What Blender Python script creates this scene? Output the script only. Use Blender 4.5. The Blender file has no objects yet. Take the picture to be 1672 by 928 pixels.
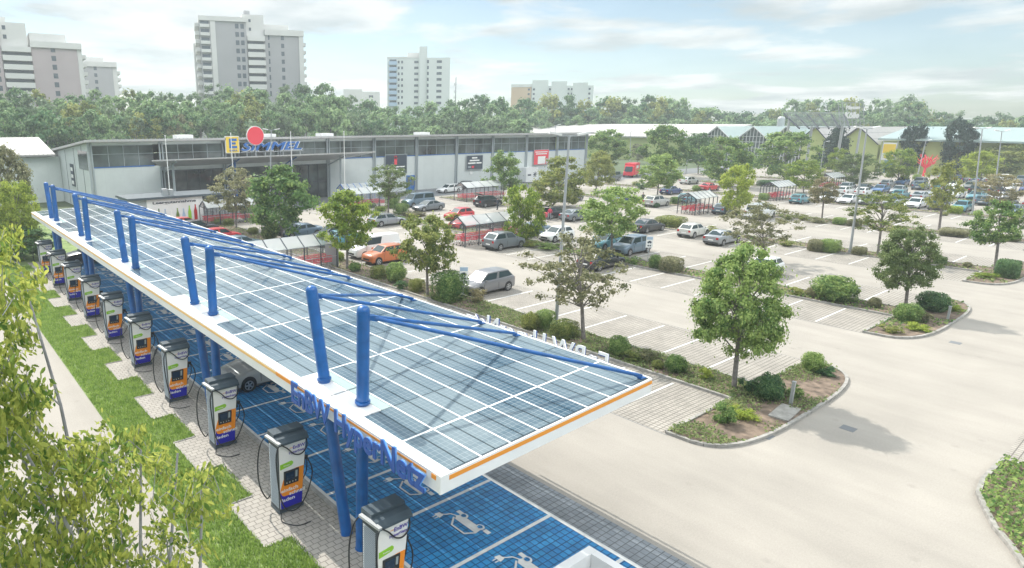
import bpy, math, random
import numpy as np
from mathutils import Vector, Matrix
rad = math.radians
scene = bpy.context.scene
col = scene.collection

# ------------------------------------------------------------------ camera
PITCH, YAW, FPX, CXP, CYP, CAMH = .2458, -.6441, 1050., 638., 464., 12.
cam = bpy.data.cameras.new('camera')
cam.sensor_width = 36; cam.lens = FPX / 1672 * 36
cam.shift_x = (836 - CXP) / 1672
cam.clip_end = 6000; cam.clip_start = .1
camo = bpy.data.objects.new('camera', cam); col.objects.link(camo)
camo.location = (0, 0, CAMH)
camo.rotation_euler = (math.pi / 2 - PITCH, 0, YAW)
scene.camera = camo

# ------------------------------------------------------------------ light
SUN_DIR = Vector((.05, .93, 1.0)).normalized()          # towards the sun
EL = math.asin(SUN_DIR.z); AZ = math.atan2(SUN_DIR.x, SUN_DIR.y)
world = bpy.data.worlds.new('World'); scene.world = world; world.use_nodes = True
wn = world.node_tree; wn.nodes.clear()
def wnode(t, **k):
    n = wn.nodes.new(t)
    for a, b in k.items(): setattr(n, a, b)
    return n
wo = wnode('ShaderNodeOutputWorld'); bg = wnode('ShaderNodeBackground')
sky = wnode('ShaderNodeTexSky', sky_type='NISHITA', sun_disc=False, sun_elevation=EL, sun_rotation=AZ,
            altitude=500, air_density=1.0, dust_density=1.2, ozone_density=3.0)
tc = wnode('ShaderNodeTexCoord')
mp = wnode('ShaderNodeMapping'); mp.inputs['Scale'].default_value = (1.0, 1.0, 1.0); mp.inputs['Location'].default_value = (.35, .2, .1)
nz = wnode('ShaderNodeTexNoise'); nz.inputs['Scale'].default_value = .8; nz.inputs['Detail'].default_value = 9; nz.inputs['Roughness'].default_value = .56
nz.inputs['Distortion'].default_value = .25
cr = wnode('ShaderNodeValToRGB'); cr.color_ramp.elements[0].position = .44; cr.color_ramp.elements[1].position = .54
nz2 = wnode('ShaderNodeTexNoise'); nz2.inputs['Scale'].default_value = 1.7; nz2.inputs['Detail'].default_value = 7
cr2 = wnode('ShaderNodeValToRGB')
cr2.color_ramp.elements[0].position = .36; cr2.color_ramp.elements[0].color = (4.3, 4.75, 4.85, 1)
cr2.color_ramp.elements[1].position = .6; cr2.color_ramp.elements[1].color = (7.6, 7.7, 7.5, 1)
mx = wnode('ShaderNodeMix', data_type='RGBA')
L = wn.links.new
sx0 = wnode('ShaderNodeSeparateXYZ'); L(tc.outputs['Generated'], sx0.inputs[0])
zz0 = wnode('ShaderNodeMath', operation='ADD'); zz0.inputs[1].default_value = .10; L(sx0.outputs['Z'], zz0.inputs[0])
zz1 = wnode('ShaderNodeMath', operation='MAXIMUM'); zz1.inputs[1].default_value = .03; L(zz0.outputs[0], zz1.inputs[0])
dx0 = wnode('ShaderNodeMath', operation='DIVIDE'); L(sx0.outputs['X'], dx0.inputs[0]); L(zz1.outputs[0], dx0.inputs[1])
dy0 = wnode('ShaderNodeMath', operation='DIVIDE'); L(sx0.outputs['Y'], dy0.inputs[0]); L(zz1.outputs[0], dy0.inputs[1])
cx0 = wnode('ShaderNodeCombineXYZ'); L(dx0.outputs[0], cx0.inputs[0]); L(dy0.outputs[0], cx0.inputs[1])
L(cx0.outputs[0], mp.inputs['Vector']); L(mp.outputs[0], nz.inputs['Vector']); L(mp.outputs[0], nz2.inputs['Vector'])
L(nz.outputs[0], cr.inputs[0]); L(nz2.outputs[0], cr2.inputs[0])
mclamp = wnode('ShaderNodeMath', operation='MULTIPLY'); mclamp.inputs[1].default_value = .9
L(cr.outputs[0], mclamp.inputs[0]); mmx = wnode('ShaderNodeMath', operation='MAXIMUM'); mmx.inputs[1].default_value = .12; L(mclamp.outputs[0], mmx.inputs[0]); L(mmx.outputs[0], mx.inputs[0])
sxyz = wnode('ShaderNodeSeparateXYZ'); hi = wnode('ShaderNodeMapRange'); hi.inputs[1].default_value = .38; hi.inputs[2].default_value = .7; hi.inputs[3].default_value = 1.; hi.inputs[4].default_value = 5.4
hs = wnode('ShaderNodeVectorMath', operation='SCALE')   # cloud colour raised high overhead, out of view, as added fill light
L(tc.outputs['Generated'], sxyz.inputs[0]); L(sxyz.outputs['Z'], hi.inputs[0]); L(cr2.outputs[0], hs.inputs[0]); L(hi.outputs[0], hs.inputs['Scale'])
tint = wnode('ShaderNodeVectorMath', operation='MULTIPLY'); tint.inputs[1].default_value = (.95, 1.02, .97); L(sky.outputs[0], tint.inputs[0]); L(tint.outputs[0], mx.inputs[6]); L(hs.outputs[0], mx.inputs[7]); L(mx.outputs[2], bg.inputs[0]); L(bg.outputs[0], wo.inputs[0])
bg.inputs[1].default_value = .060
sun = bpy.data.lights.new('sun', 'SUN'); sun.energy = 2.5; sun.angle = rad(.5); sun.color = (1, .94, .85)
suno = bpy.data.objects.new('sun', sun); col.objects.link(suno)
suno.rotation_euler = (-SUN_DIR).to_track_quat('-Z', 'Y').to_euler()
scene.view_settings.view_transform = 'Standard'; scene.view_settings.look = 'None'
scene.view_settings.exposure = 1.04; scene.view_settings.gamma = 1
scene.view_settings.use_curve_mapping = False
scene.cycles.max_bounces = 6; scene.cycles.transparent_max_bounces = 12
scene.cycles.volume_bounces = 1
scene.cycles.use_denoising = True

# ------------------------------------------------------------------ camera maths: photo pixel -> place
cp, sp = math.cos(PITCH), math.sin(PITCH); cyw, syw = math.cos(YAW), math.sin(YAW)
_f = Vector((-syw, cyw, 0)); RIGHT = Vector((cyw, syw, 0)); UPW = Vector((0, 0, 1))
FWD = _f * cp - UPW * sp; UPV = UPW * cp + _f * sp; CAM = Vector((0, 0, CAMH))
def ray(x, y): return RIGHT * ((x - CXP) / FPX) - UPV * ((y - CYP) / FPX) + FWD
def at(x, y, z=0.):
    d = ray(x, y); return CAM + d * ((z - CAM.z) / d.z)
def on_y(x, y, Y):
    d = ray(x, y); return CAM + d * (Y / d.y)
def on_x(x, y, X):
    d = ray(x, y); return CAM + d * (X / d.x)
def at_dist(x, y, s):
    d = ray(x, y).normalized(); return CAM + d * s
def mpp(P): return (Vector(P) - CAM).dot(FWD) / FPX       # metres per photo pixel at a place
def zat(P, y):                                            # height above P seen at pixel row y
    lo, hi = -5., 120.
    for _ in range(50):
        m = (lo + hi) / 2; v = Vector((P[0], P[1], m)) - CAM
        if CYP - FPX * v.dot(UPV) / v.dot(FWD) > y: lo = m
        else: hi = m
    return lo

# ------------------------------------------------------------------ materials
def mat(name, c, rough=.7, metal=0., noise=None, bump=0., emit=None, spec=.5, trans=0., coat=0.):
    m = bpy.data.materials.new(name); m.use_nodes = True
    nt = m.node_tree; b = nt.nodes['Principled BSDF']
    b.inputs['Base Color'].default_value = (*c, 1); b.inputs['Roughness'].default_value = rough
    b.inputs['Metallic'].default_value = metal; b.inputs['Specular IOR Level'].default_value = spec
    if coat: b.inputs['Coat Weight'].default_value = coat; b.inputs['Coat Roughness'].default_value = .05
    if noise:
        sc_, amt = noise[:2]
        t = nt.nodes.new('ShaderNodeTexCoord'); n = nt.nodes.new('ShaderNodeTexNoise')
        n.inputs['Scale'].default_value = sc_; n.inputs['Detail'].default_value = 6
        nt.links.new(t.outputs['Object'], n.inputs['Vector'])
        r = nt.nodes.new('ShaderNodeValToRGB')
        r.color_ramp.elements[0].position = .3; r.color_ramp.elements[1].position = .7
        c2 = noise[2] if len(noise) > 2 else c
        r.color_ramp.elements[0].color = (*[v * (1 - amt) for v in c], 1)
        r.color_ramp.elements[1].color = (*[min(1, v * (1 + amt)) for v in c2], 1)
        nt.links.new(n.outputs[0], r.inputs[0]); nt.links.new(r.outputs[0], b.inputs['Base Color'])
        if bump:
            bp = nt.nodes.new('ShaderNodeBump'); bp.inputs['Strength'].default_value = bump; bp.inputs['Distance'].default_value = .02
            nt.links.new(n.outputs[0], bp.inputs['Height']); nt.links.new(bp.outputs[0], b.inputs['Normal'])
    return m
def brick(name, c1, c2, mortar, w, h, ms=.012, rough=.8, wear=.25, off=.5, blotch=.6, rot=0.):
    m = bpy.data.materials.new(name); m.use_nodes = True; nt = m.node_tree; b = nt.nodes['Principled BSDF']
    t = nt.nodes.new('ShaderNodeTexCoord'); k = nt.nodes.new('ShaderNodeTexBrick')
    mpn = nt.nodes.new('ShaderNodeMapping'); mpn.inputs['Rotation'].default_value = (0, 0, rot)
    k.offset = off; k.inputs['Scale'].default_value = 1; k.inputs['Brick Width'].default_value = w; k.inputs['Row Height'].default_value = h
    k.inputs['Mortar Size'].default_value = ms; k.inputs['Mortar Smooth'].default_value = .2
    k.inputs['Color1'].default_value = (*c1, 1); k.inputs['Color2'].default_value = (*c2, 1); k.inputs['Mortar'].default_value = (*mortar, 1)
    nt.links.new(t.outputs['Object'], mpn.inputs[0]); nt.links.new(mpn.outputs[0], k.inputs['Vector'])
    n = nt.nodes.new('ShaderNodeTexNoise'); n.inputs['Scale'].default_value = blotch; n.inputs['Detail'].default_value = 8; n.inputs['Roughness'].default_value = .65
    nt.links.new(t.outputs['Object'], n.inputs['Vector'])
    r = nt.nodes.new('ShaderNodeMapRange'); r.inputs[1].default_value = .3; r.inputs[2].default_value = .7; r.inputs[3].default_value = 1 - wear; r.inputs[4].default_value = 1 + wear * .5
    nt.links.new(n.outputs[0], r.inputs[0])
    mlt = nt.nodes.new('ShaderNodeVectorMath'); mlt.operation = 'SCALE'
    nt.links.new(k.outputs['Color'], mlt.inputs[0]); nt.links.new(r.outputs[0], mlt.inputs['Scale'])
    nt.links.new(mlt.outputs[0], b.inputs['Base Color']); b.inputs['Roughness'].default_value = rough
    bp = nt.nodes.new('ShaderNodeBump'); bp.inputs['Strength'].default_value = .5; bp.inputs['Distance'].default_value = .01; bp.invert = True
    nt.links.new(k.outputs['Fac'], bp.inputs['Height']); nt.links.new(bp.outputs[0], b.inputs['Normal'])
    return m
def leafmat(name, c, c2, trans=.35, hue=.0):
    m = bpy.data.materials.new(name); m.use_nodes = True; nt = m.node_tree; nt.nodes.clear()
    o = nt.nodes.new('ShaderNodeOutputMaterial'); d = nt.nodes.new('ShaderNodeBsdfPrincipled'); tr = nt.nodes.new('ShaderNodeBsdfTranslucent')
    mix = nt.nodes.new('ShaderNodeMixShader'); mix.inputs[0].default_value = trans
    t = nt.nodes.new('ShaderNodeTexCoord'); n = nt.nodes.new('ShaderNodeTexNoise'); n.inputs['Scale'].default_value = 2.2; n.inputs['Detail'].default_value = 5
    nt.links.new(t.outputs['Object'], n.inputs['Vector'])
    gi = nt.nodes.new('ShaderNodeNewGeometry'); oi = nt.nodes.new('ShaderNodeObjectInfo')
    a = nt.nodes.new('ShaderNodeMath'); a.operation = 'ADD'; nt.links.new(n.outputs[0], a.inputs[0])
    mr = nt.nodes.new('ShaderNodeMapRange'); mr.inputs[3].default_value = -.22; mr.inputs[4].default_value = .22
    nt.links.new(gi.outputs['Random Per Island'], mr.inputs[0]); nt.links.new(mr.outputs[0], a.inputs[1])
    a2 = nt.nodes.new('ShaderNodeMath'); a2.operation = 'ADD'; nt.links.new(a.outputs[0], a2.inputs[0])
    mr2 = nt.nodes.new('ShaderNodeMapRange'); mr2.inputs[3].default_value = -.16; mr2.inputs[4].default_value = .16
    nt.links.new(oi.outputs['Random'], mr2.inputs[0]); nt.links.new(mr2.outputs[0], a2.inputs[1])
    r = nt.nodes.new('ShaderNodeValToRGB'); r.color_ramp.elements[0].position = .3; r.color_ramp.elements[1].position = .75
    r.color_ramp.elements[0].color = (*c, 1); r.color_ramp.elements[1].color = (*c2, 1)
    nt.links.new(a2.outputs[0], r.inputs[0])
    nt.links.new(r.outputs[0], d.inputs['Base Color']); nt.links.new(r.outputs[0], tr.inputs['Color'])
    d.inputs['Roughness'].default_value = .5; d.inputs['Specular IOR Level'].default_value = .12
    nt.links.new(d.outputs[0], mix.inputs[1]); nt.links.new(tr.outputs[0], mix.inputs[2]); nt.links.new(mix.outputs[0], o.inputs[0])
    return m

M = {}
M['asphalt'] = mat('pale_asphalt', (.325, .302, .268), .9, noise=(.35, .07), bump=.05)
def asphalt_detail(m):
    nt = m.node_tree; b = nt.nodes['Principled BSDF']; src = b.inputs['Base Color'].links[0].from_socket
    t = nt.nodes.new('ShaderNodeTexCoord'); n = nt.nodes.new('ShaderNodeTexNoise'); n.inputs['Scale'].default_value = 18; n.inputs['Detail'].default_value = 8; n.inputs['Roughness'].default_value = .95
    nt.links.new(t.outputs['Object'], n.inputs['Vector'])
    r = nt.nodes.new('ShaderNodeMapRange'); r.inputs[1].default_value = .3; r.inputs[2].default_value = .7; r.inputs[3].default_value = .74; r.inputs[4].default_value = 1.2
    nt.links.new(n.outputs[0], r.inputs[0])
    s = nt.nodes.new('ShaderNodeVectorMath'); s.operation = 'SCALE'; nt.links.new(src, s.inputs[0]); nt.links.new(r.outputs[0], s.inputs['Scale'])
    nt.links.new(s.outputs[0], b.inputs['Base Color'])
asphalt_detail(M['asphalt'])
M['greyasph'] = mat('grey_asphalt', (.16, .17, .18), .9, noise=(.5, .12), bump=.05)
M['earth'] = mat('dry_earth', (.16, .12, .09), .95, noise=(3., .5), bump=.6)
M['field'] = mat('green_field', (.07, .10, .045), .95, noise=(.06, .3))
M['pavers'] = brick('beige_pavers', (.36, .335, .295), (.315, .295, .26), (.15, .135, .12), .215, .215, .02, off=0)
M['lightpav'] = brick('light_pavers', (.38, .355, .315), (.335, .315, .28), (.18, .165, .15), .26, .21, .014, off=.5, wear=.15)
M['greypav'] = brick('grey_pavers', (.24, .26, .28), (.19, .21, .23), (.10, .11, .115), .22, .22, .014, off=0, wear=.35)
M['bluepav'] = brick('blue_painted_pavers', (.012, .175, .42), (.024, .24, .50), (.004, .045, .12), .22, .22, .016, off=0, wear=.35, rough=.6, blotch=1.4)
M['white'] = mat('road_marking_white', (.60, .60, .585), .7, noise=(3., .12))
M['kerb'] = mat('kerb_concrete', (.30, .29, .27), .9, noise=(4., .25))
M['grass'] = mat('lawn', (.16, .26, .07), .95, noise=(1.3, .35, (.17, .22, .08)))
M['bluesteel'] = mat('blue_powder_coat', (.004, .098, .33), .38, noise=(2.6, .22), coat=.2)
M['alu'] = mat('pale_aluminium', (.78, .79, .79), .45, noise=(2., .06))
M['aludark'] = mat('grey_aluminium', (.45, .47, .48), .45, metal=.3)
M['whitepaint'] = mat('white_sheet', (.74, .745, .74), .4, noise=(.8, .06))
M['orange'] = mat('orange_stripe', (.75, .28, .02), .45)
M['yelloworange'] = mat('amber_stripe', (.80, .50, .16), .45)
M['letterblue'] = mat('letter_blue', (.004, .07, .33), .4)
M['letterside'] = mat('balcony_blue', (.36, .48, .62), .5)
M['letterret'] = mat('letter_return', (.10, .27, .62), .4)
M['black'] = mat('black_plastic', (.02, .022, .025), .5)
M['rubber'] = mat('rubber', (.018, .018, .02), .7)
M['darkgrey'] = mat('charcoal_metal', (.065, .09, .11), .4, noise=(2., .1))
M['charcoal'] = mat('charcoal_side', (.05, .06, .07), .5)
M['louvre'] = mat('louvre_metal', (.30, .34, .36), .5)
M['panelwhite'] = mat('charger_white', (.82, .80, .77), .4)
M['corange'] = mat('charger_orange', (.86, .27, .01), .4)
M['cblue'] = mat('charger_blue', (.012, .012, .36), .4)
M['purple'] = mat('logo_violet', (.06, .03, .36), .4)
M['lime'] = mat('lime_badge', (.27, .55, .03), .4)
M['textwhite'] = mat('text_white', (.82, .82, .80), .5)
M['screen'] = mat('dark_screen', (.015, .035, .07), .12)
M['steel'] = mat('galvanised', (.42, .44, .45), .5, metal=.4)
M['pole'] = mat('pole_grey', (.36, .38, .40), .5)
M['bark'] = mat('bark', (.21, .19, .18), .9, noise=(5., .35), bump=.6)
M['barkpale'] = mat('pale_bark', (.27, .27, .28), .9, noise=(4., .4), bump=.6)
M['wall'] = brick('grey_block_wall', (.60, .64, .63), (.57, .61, .60), (.50, .53, .52), 2.4, .6, .03, off=.5, wear=.06)
M['wall'].node_tree.nodes['Brick Texture'].inputs['Mortar Size'].default_value = .012
M['roofmetal'] = mat('roof_sheet', (.46, .45, .44), .5, noise=(.3, .1))
M['darkframe'] = mat('window_frame', (.045, .055, .07), .5)
M['annexroof'] = mat('annex_roof_sheet', (.33, .325, .32), .7, noise=(.3, .12))
M['midframe'] = mat('frame_grey', (.34, .38, .40), .5)
M['glassdark'] = mat('window_glass', (.02, .03, .035), .05, noise=(.30, .6, (.10, .12, .12)), spec=.5)
M['bluesign'] = mat('sign_blue', (.02, .13, .42), .4)
M['red'] = mat('sign_red', (.78, .05, .08), .45)
M['yellow'] = mat('sign_yellow', (.80, .56, .06), .45)
M['signdark'] = mat('sign_slate', (.035, .05, .075), .45)
M['lime_wall'] = mat('lime_render', (.46, .52, .20), .7, noise=(.2, .05))
M['concrete'] = mat('facade_grey', (.37, .37, .38), .8, noise=(.12, .07))
M['concretel'] = mat('balcony_pale', (.63, .63, .61), .8, noise=(.12, .05))
M['facwhite'] = mat('facade_white', (.62, .66, .64), .8, noise=(.1, .05))
M['facpeach'] = mat('facade_peach', (.55, .40, .26), .8)
M['facred'] = mat('facade_rose', (.43, .37, .375), .8, noise=(.12, .07))
M['win'] = mat('small_window', (.08, .10, .12), .2)
M['cartred'] = mat('cart_red', (.62, .04, .08), .45)
M['wire'] = mat('wire', (.4, .42, .44), .4, metal=.6)
M['skin'] = mat('skin', (.45, .27, .19), .6)
M['cloth_dark'] = mat('dark_cloth', (.03, .035, .05), .9)
M['cloth_red'] = mat('red_cloth', (.55, .05, .10), .9)
M['cloth_grey'] = mat('grey_cloth', (.2, .22, .25), .9)
M['tyre'] = M['rubber']
M['rim'] = mat('alloy_rim', (.45, .46, .48), .3, metal=.7)
M['carglass'] = mat('car_glass', (.02, .04, .045), .06, spec=.45)
M['lampred'] = mat('tail_lamp', (.45, .01, .015), .2)
M['lampclear'] = mat('head_lamp', (.7, .72, .74), .1)
def glassy(name, tint, alpha):
    m = bpy.data.materials.new(name); m.use_nodes = True; nt = m.node_tree; nt.nodes.clear()
    o = nt.nodes.new('ShaderNodeOutputMaterial'); t = nt.nodes.new('ShaderNodeBsdfTransparent'); p = nt.nodes.new('ShaderNodeBsdfPrincipled')
    p.inputs['Base Color'].default_value = (*tint, 1); p.inputs['Roughness'].default_value = .25
    mix = nt.nodes.new('ShaderNodeMixShader'); mix.inputs[0].default_value = alpha
    nt.links.new(t.outputs[0], mix.inputs[1]); nt.links.new(p.outputs[0], mix.inputs[2]); nt.links.new(mix.outputs[0], o.inputs[0]); return m
M['clear'] = glassy('shelter_glass', (.7, .76, .75), .10)
M['clearroof'] = glassy('shelter_roof_glass', (.74, .78, .77), .55)
M['ghglass'] = glassy('greenhouse_glass', (.38, .48, .46), .85)
M['gcroof'] = brick('pale_roof_sheets', (.46, .45, .43), (.42, .41, .40), (.28, .28, .28), 60., 1.6, .10, off=0, wear=.12)
M['leaf_green'] = leafmat('leaf_green', (0.105, 0.205, 0.065), (0.38, 0.49, 0.16), 0.48)
M['leaf_deep'] = leafmat('leaf_deep_green', (0.045, 0.12, 0.055), (0.15, 0.26, 0.10), 0.36)
M['leaf_yellow'] = leafmat('leaf_yellow_green', (0.165, 0.26, 0.045), (0.46, 0.53, 0.10), 0.51)
M['leaf_pale'] = leafmat('leaf_pale_green', (0.149, 0.216, 0.081), (0.351, 0.405, 0.176), 0.48)
M['leaf_olive'] = leafmat('leaf_olive', (0.125, 0.185, 0.055), (0.38, 0.40, 0.12), 0.44)
M['leaf_brown'] = leafmat('leaf_brown', (0.15, 0.165, 0.085), (0.36, 0.35, 0.20), 0.44)
M['leaf_rose'] = leafmat('leaf_rosy', (0.17, 0.18, 0.095), (0.41, 0.36, 0.20), 0.44)
M['leaf_front'] = leafmat('leaf_foreground', (0.11, 0.20, 0.045), (0.47, 0.50, 0.12), 0.56)
M['leaf_wood'] = leafmat('leaf_woodland', (0.090, 0.19, 0.090), (0.33, 0.46, 0.21), 0.44)
M['leaf_woodpale'] = leafmat('leaf_woodland_pale', (0.125, 0.20, 0.11), (0.28, 0.37, 0.21), 0.44)
M['conifer'] = leafmat('conifer_needles', (0.027, 0.057, 0.046), (0.068, 0.108, 0.081), 0.26)
def pvmat():
    m = bpy.data.materials.new('solar_glass'); m.use_nodes = True; nt = m.node_tree; nt.nodes.clear(); lk = nt.links.new
    o = nt.nodes.new('ShaderNodeOutputMaterial'); p = nt.nodes.new('ShaderNodeBsdfPrincipled')
    t = nt.nodes.new('ShaderNodeTexCoord'); sx = nt.nodes.new('ShaderNodeSeparateXYZ'); lk(t.outputs['Object'], sx.inputs[0])
    def stripes(sock, period, width):
        a = nt.nodes.new('ShaderNodeMath'); a.operation = 'DIVIDE'; lk(sock, a.inputs[0]); a.inputs[1].default_value = period
        f = nt.nodes.new('ShaderNodeMath'); f.operation = 'FRACT'; lk(a.outputs[0], f.inputs[0])
        l = nt.nodes.new('ShaderNodeMath'); l.operation = 'LESS_THAN'; lk(f.outputs[0], l.inputs[0]); l.inputs[1].default_value = width / period
        return l.outputs[0]
    gx = stripes(sx.outputs['X'], .97 / 6, .011); gy = stripes(sx.outputs['Y'], 1.655 / 10, .010)
    mxm = nt.nodes.new('ShaderNodeMath'); mxm.operation = 'MAXIMUM'; lk(gx, mxm.inputs[0]); lk(gy, mxm.inputs[1])
    sl = stripes(sx.outputs['X'], .97 / 2, .030); sl2 = stripes(sx.outputs['Y'], 1.655 * 50, .001)
    slot = nt.nodes.new('ShaderNodeMath'); slot.operation = 'MAXIMUM'; lk(sl, slot.inputs[0]); lk(sl2, slot.inputs[1])
    trs = nt.nodes.new('ShaderNodeBsdfTransparent'); trs.inputs[0].default_value = (.92, .96, .97, 1)
    n = nt.nodes.new('ShaderNodeTexNoise'); n.inputs['Scale'].default_value = .22; n.inputs['Detail'].default_value = 4; geo_ = nt.nodes.new('ShaderNodeNewGeometry'); lk(geo_.outputs['Position'], n.inputs['Vector'])
    r = nt.nodes.new('ShaderNodeValToRGB'); r.color_ramp.elements[0].position = .35; r.color_ramp.elements[1].position = .65
    r.color_ramp.elements[0].color = (.050, .095, .130, 1); r.color_ramp.elements[1].color = (.165, .215, .235, 1)
    vm = nt.nodes.new('ShaderNodeVectorMath'); vm.operation = 'SUBTRACT'; vm.inputs[1].default_value = (8.66, 9.42, 0); lk(geo_.outputs['Position'], vm.inputs[0])
    vd = nt.nodes.new('ShaderNodeVectorMath'); vd.operation = 'DIVIDE'; vd.inputs[1].default_value = (.97, 1.655, 1000); lk(vm.outputs[0], vd.inputs[0])
    vf = nt.nodes.new('ShaderNodeVectorMath'); vf.operation = 'FLOOR'; lk(vd.outputs[0], vf.inputs[0])
    wn_ = nt.nodes.new('ShaderNodeTexWhiteNoise'); lk(vf.outputs[0], wn_.inputs['Vector'])
    ad = nt.nodes.new('ShaderNodeMath'); ad.operation = 'MULTIPLY_ADD'; ad.inputs[1].default_value = .22; lk(wn_.outputs['Value'], ad.inputs[0]); lk(n.outputs[0], ad.inputs[2])
    ad2 = nt.nodes.new('ShaderNodeMath'); ad2.operation = 'SUBTRACT'; ad2.inputs[1].default_value = .11; lk(ad.outputs[0], ad2.inputs[0])
    lk(ad2.outputs[0], r.inputs[0]); lk(r.outputs[0], p.inputs['Base Color']); p.inputs['Roughness'].default_value = .1
    p.inputs['Specular IOR Level'].default_value = .5; p.inputs['IOR'].default_value = 1.55
    tr = nt.nodes.new('ShaderNodeBsdfTransparent'); g = nt.nodes.new('ShaderNodeBsdfPrincipled'); g.inputs['Base Color'].default_value = (.34, .40, .43, 1); g.inputs['Roughness'].default_value = .2
    gm = nt.nodes.new('ShaderNodeMixShader'); gm.inputs[0].default_value = .75; lk(tr.outputs[0], gm.inputs[1]); lk(g.outputs[0], gm.inputs[2])
    mm = nt.nodes.new('ShaderNodeMixShader'); lk(mxm.outputs[0], mm.inputs[0]); lk(p.outputs[0], mm.inputs[1]); lk(gm.outputs[0], mm.inputs[2])
    fin = nt.nodes.new('ShaderNodeMixShader'); lk(slot.outputs[0], fin.inputs[0]); lk(mm.outputs[0], fin.inputs[1]); lk(trs.outputs[0], fin.inputs[2]); lk(fin.outputs[0], o.inputs[0])
    return m
M['pv'] = pvmat()
_paints = {}
PAINT = dict(silver=(.27, .29, .31), grey=(.15, .17, .19), black=(.012, .014, .02), white=(.72, .73, .73), red=(.50, .02, .03), darkblue=(.02, .045, .16),
             orange=(.50, .13, .03), beige=(.40, .40, .385), teal=(.06, .22, .27), bluegrey=(.12, .18, .24), bronze=(.19, .19, .20), cream=(.55, .55, .52), blue=(.04, .12, .28))
def paint(c):
    if c not in _paints: _paints[c] = mat('car_paint_' + c, PAINT[c], .32, metal=.25 if c in ('silver', 'grey', 'bluegrey', 'bronze') else 0., coat=.7)
    return _paints[c]

# ------------------------------------------------------------------ mesh helpers
class MB:
    def __init__(s): s.v = []; s.f = []; s.m = []; s.mi = 0
    def add(s, vs, fs):
        o = len(s.v); s.v += [tuple(v) for v in vs]
        for f in fs: s.f.append(tuple(i + o for i in f)); s.m.append(s.mi)
        return s
    def box(s, x0, y0, z0, x1, y1, z1):
        return s.add([(x0, y0, z0), (x1, y0, z0), (x1, y1, z0), (x0, y1, z0), (x0, y0, z1), (x1, y0, z1), (x1, y1, z1), (x0, y1, z1)],
                     [(0, 3, 2, 1), (4, 5, 6, 7), (0, 1, 5, 4), (1, 2, 6, 5), (2, 3, 7, 6), (3, 0, 4, 7)])
    def tube(s, a, b, r0, r1=None, n=8, cap=True):
        a = Vector(a); b = Vector(b); r1 = r0 if r1 is None else r1
        d = (b - a).normalized(); u = d.orthogonal().normalized(); w = d.cross(u)
        vs = []
        for p, r in ((a, r0), (b, r1)):
            for i in range(n):
                t = 2 * math.pi * i / n; vs.append(p + (u * math.cos(t) + w * math.sin(t)) * r)
        fs = [(i, (i + 1) % n, n + (i + 1) % n, n + i) for i in range(n)]
        if cap: fs += [tuple(range(n - 1, -1, -1)), tuple(range(n, 2 * n))]
        return s.add(vs, fs)
    def bar(s, a, b, w, h):
        a = Vector(a); b = Vector(b); d = (b - a).normalized()
        side = d.cross(Vector((0, 0, 1)))
        if side.length < .01: side = Vector((1, 0, 0))
        side.normalize(); up = side.cross(d)
        vs = [p + side * sx * w / 2 + up * sz * h / 2 for p in (a, b) for sx, sz in ((-1, -1), (1, -1), (1, 1), (-1, 1))]
        return s.add(vs, [(0, 1, 2, 3), (7, 6, 5, 4), (0, 4, 5, 1), (1, 5, 6, 2), (2, 6, 7, 3), (3, 7, 4, 0)])
    def path(s, pts, r, n=6):
        for a, b in zip(pts, pts[1:]): s.tube(a, b, r, n=n)
        return s
    def prism(s, poly, z0, z1):
        n = len(poly)
        vs = [(p[0], p[1], z0) for p in poly] + [(p[0], p[1], z1) for p in poly]
        return s.add(vs, [tuple(range(n - 1, -1, -1)), tuple(range(n, 2 * n))] + [(i, (i + 1) % n, n + (i + 1) % n, n + i) for i in range(n)])
    def prism_y(s, poly, y0, y1):                          # poly in (x, z)
        n = len(poly)
        vs = [(p[0], y0, p[1]) for p in poly] + [(p[0], y1, p[1]) for p in poly]
        return s.add(vs, [tuple(range(n)), tuple(range(2 * n - 1, n - 1, -1))] + [(i, n + i, n + (i + 1) % n, (i + 1) % n) for i in range(n)])
    def sheet(s, poly, z):
        n = len(poly); return s.add([(p[0], p[1], z) for p in poly], [tuple(range(n))])
    def rect(s, x0, y0, x1, y1, z): return s.sheet([(x0, y0), (x1, y0), (x1, y1), (x0, y1)], z)
    def ball(s, c, r, n=10, m=6, zmin=-1.):
        c = Vector(c); r = Vector((r, r, r)) if not hasattr(r, '__len__') else Vector(r); vs = []; fs = []
        for j in range(m + 1):
            ph = math.asin(max(-1, zmin)) + (math.pi / 2 - math.asin(max(-1, zmin))) * j / m
            for i in range(n):
                t = 2 * math.pi * i / n
                vs.append(c + Vector((math.cos(t) * math.cos(ph) * r.x, math.sin(t) * math.cos(ph) * r.y, math.sin(ph) * r.z)))
        for j in range(m):
            for i in range(n): fs.append((j * n + i, j * n + (i + 1) % n, (j + 1) * n + (i + 1) % n, (j + 1) * n + i))
        return s.add(vs, fs)
    def mesh(s, name, mats, smooth=False, recalc=False):
        me = bpy.data.meshes.new(name); me.from_pydata(s.v, [], s.f)
        if not isinstance(mats, (list, tuple)): mats = [mats]
        for m in mats: me.materials.append(m)
        if len(mats) > 1: me.polygons.foreach_set('material_index', s.m)
        if smooth:
            me.polygons.foreach_set('use_smooth', [True] * len(s.f))
            me.set_sharp_from_angle(angle=rad(38))
        me.update(); return me
    def build(s, name, mats, parent=None, smooth=False):
        return obj(name, s.mesh(name, mats, smooth), parent)
def obj(name, me, parent=None, loc=None):
    o = bpy.data.objects.new(name, me); col.objects.link(o)
    if parent: o.parent = parent
    if loc is not None: o.location = loc
    return o
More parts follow.
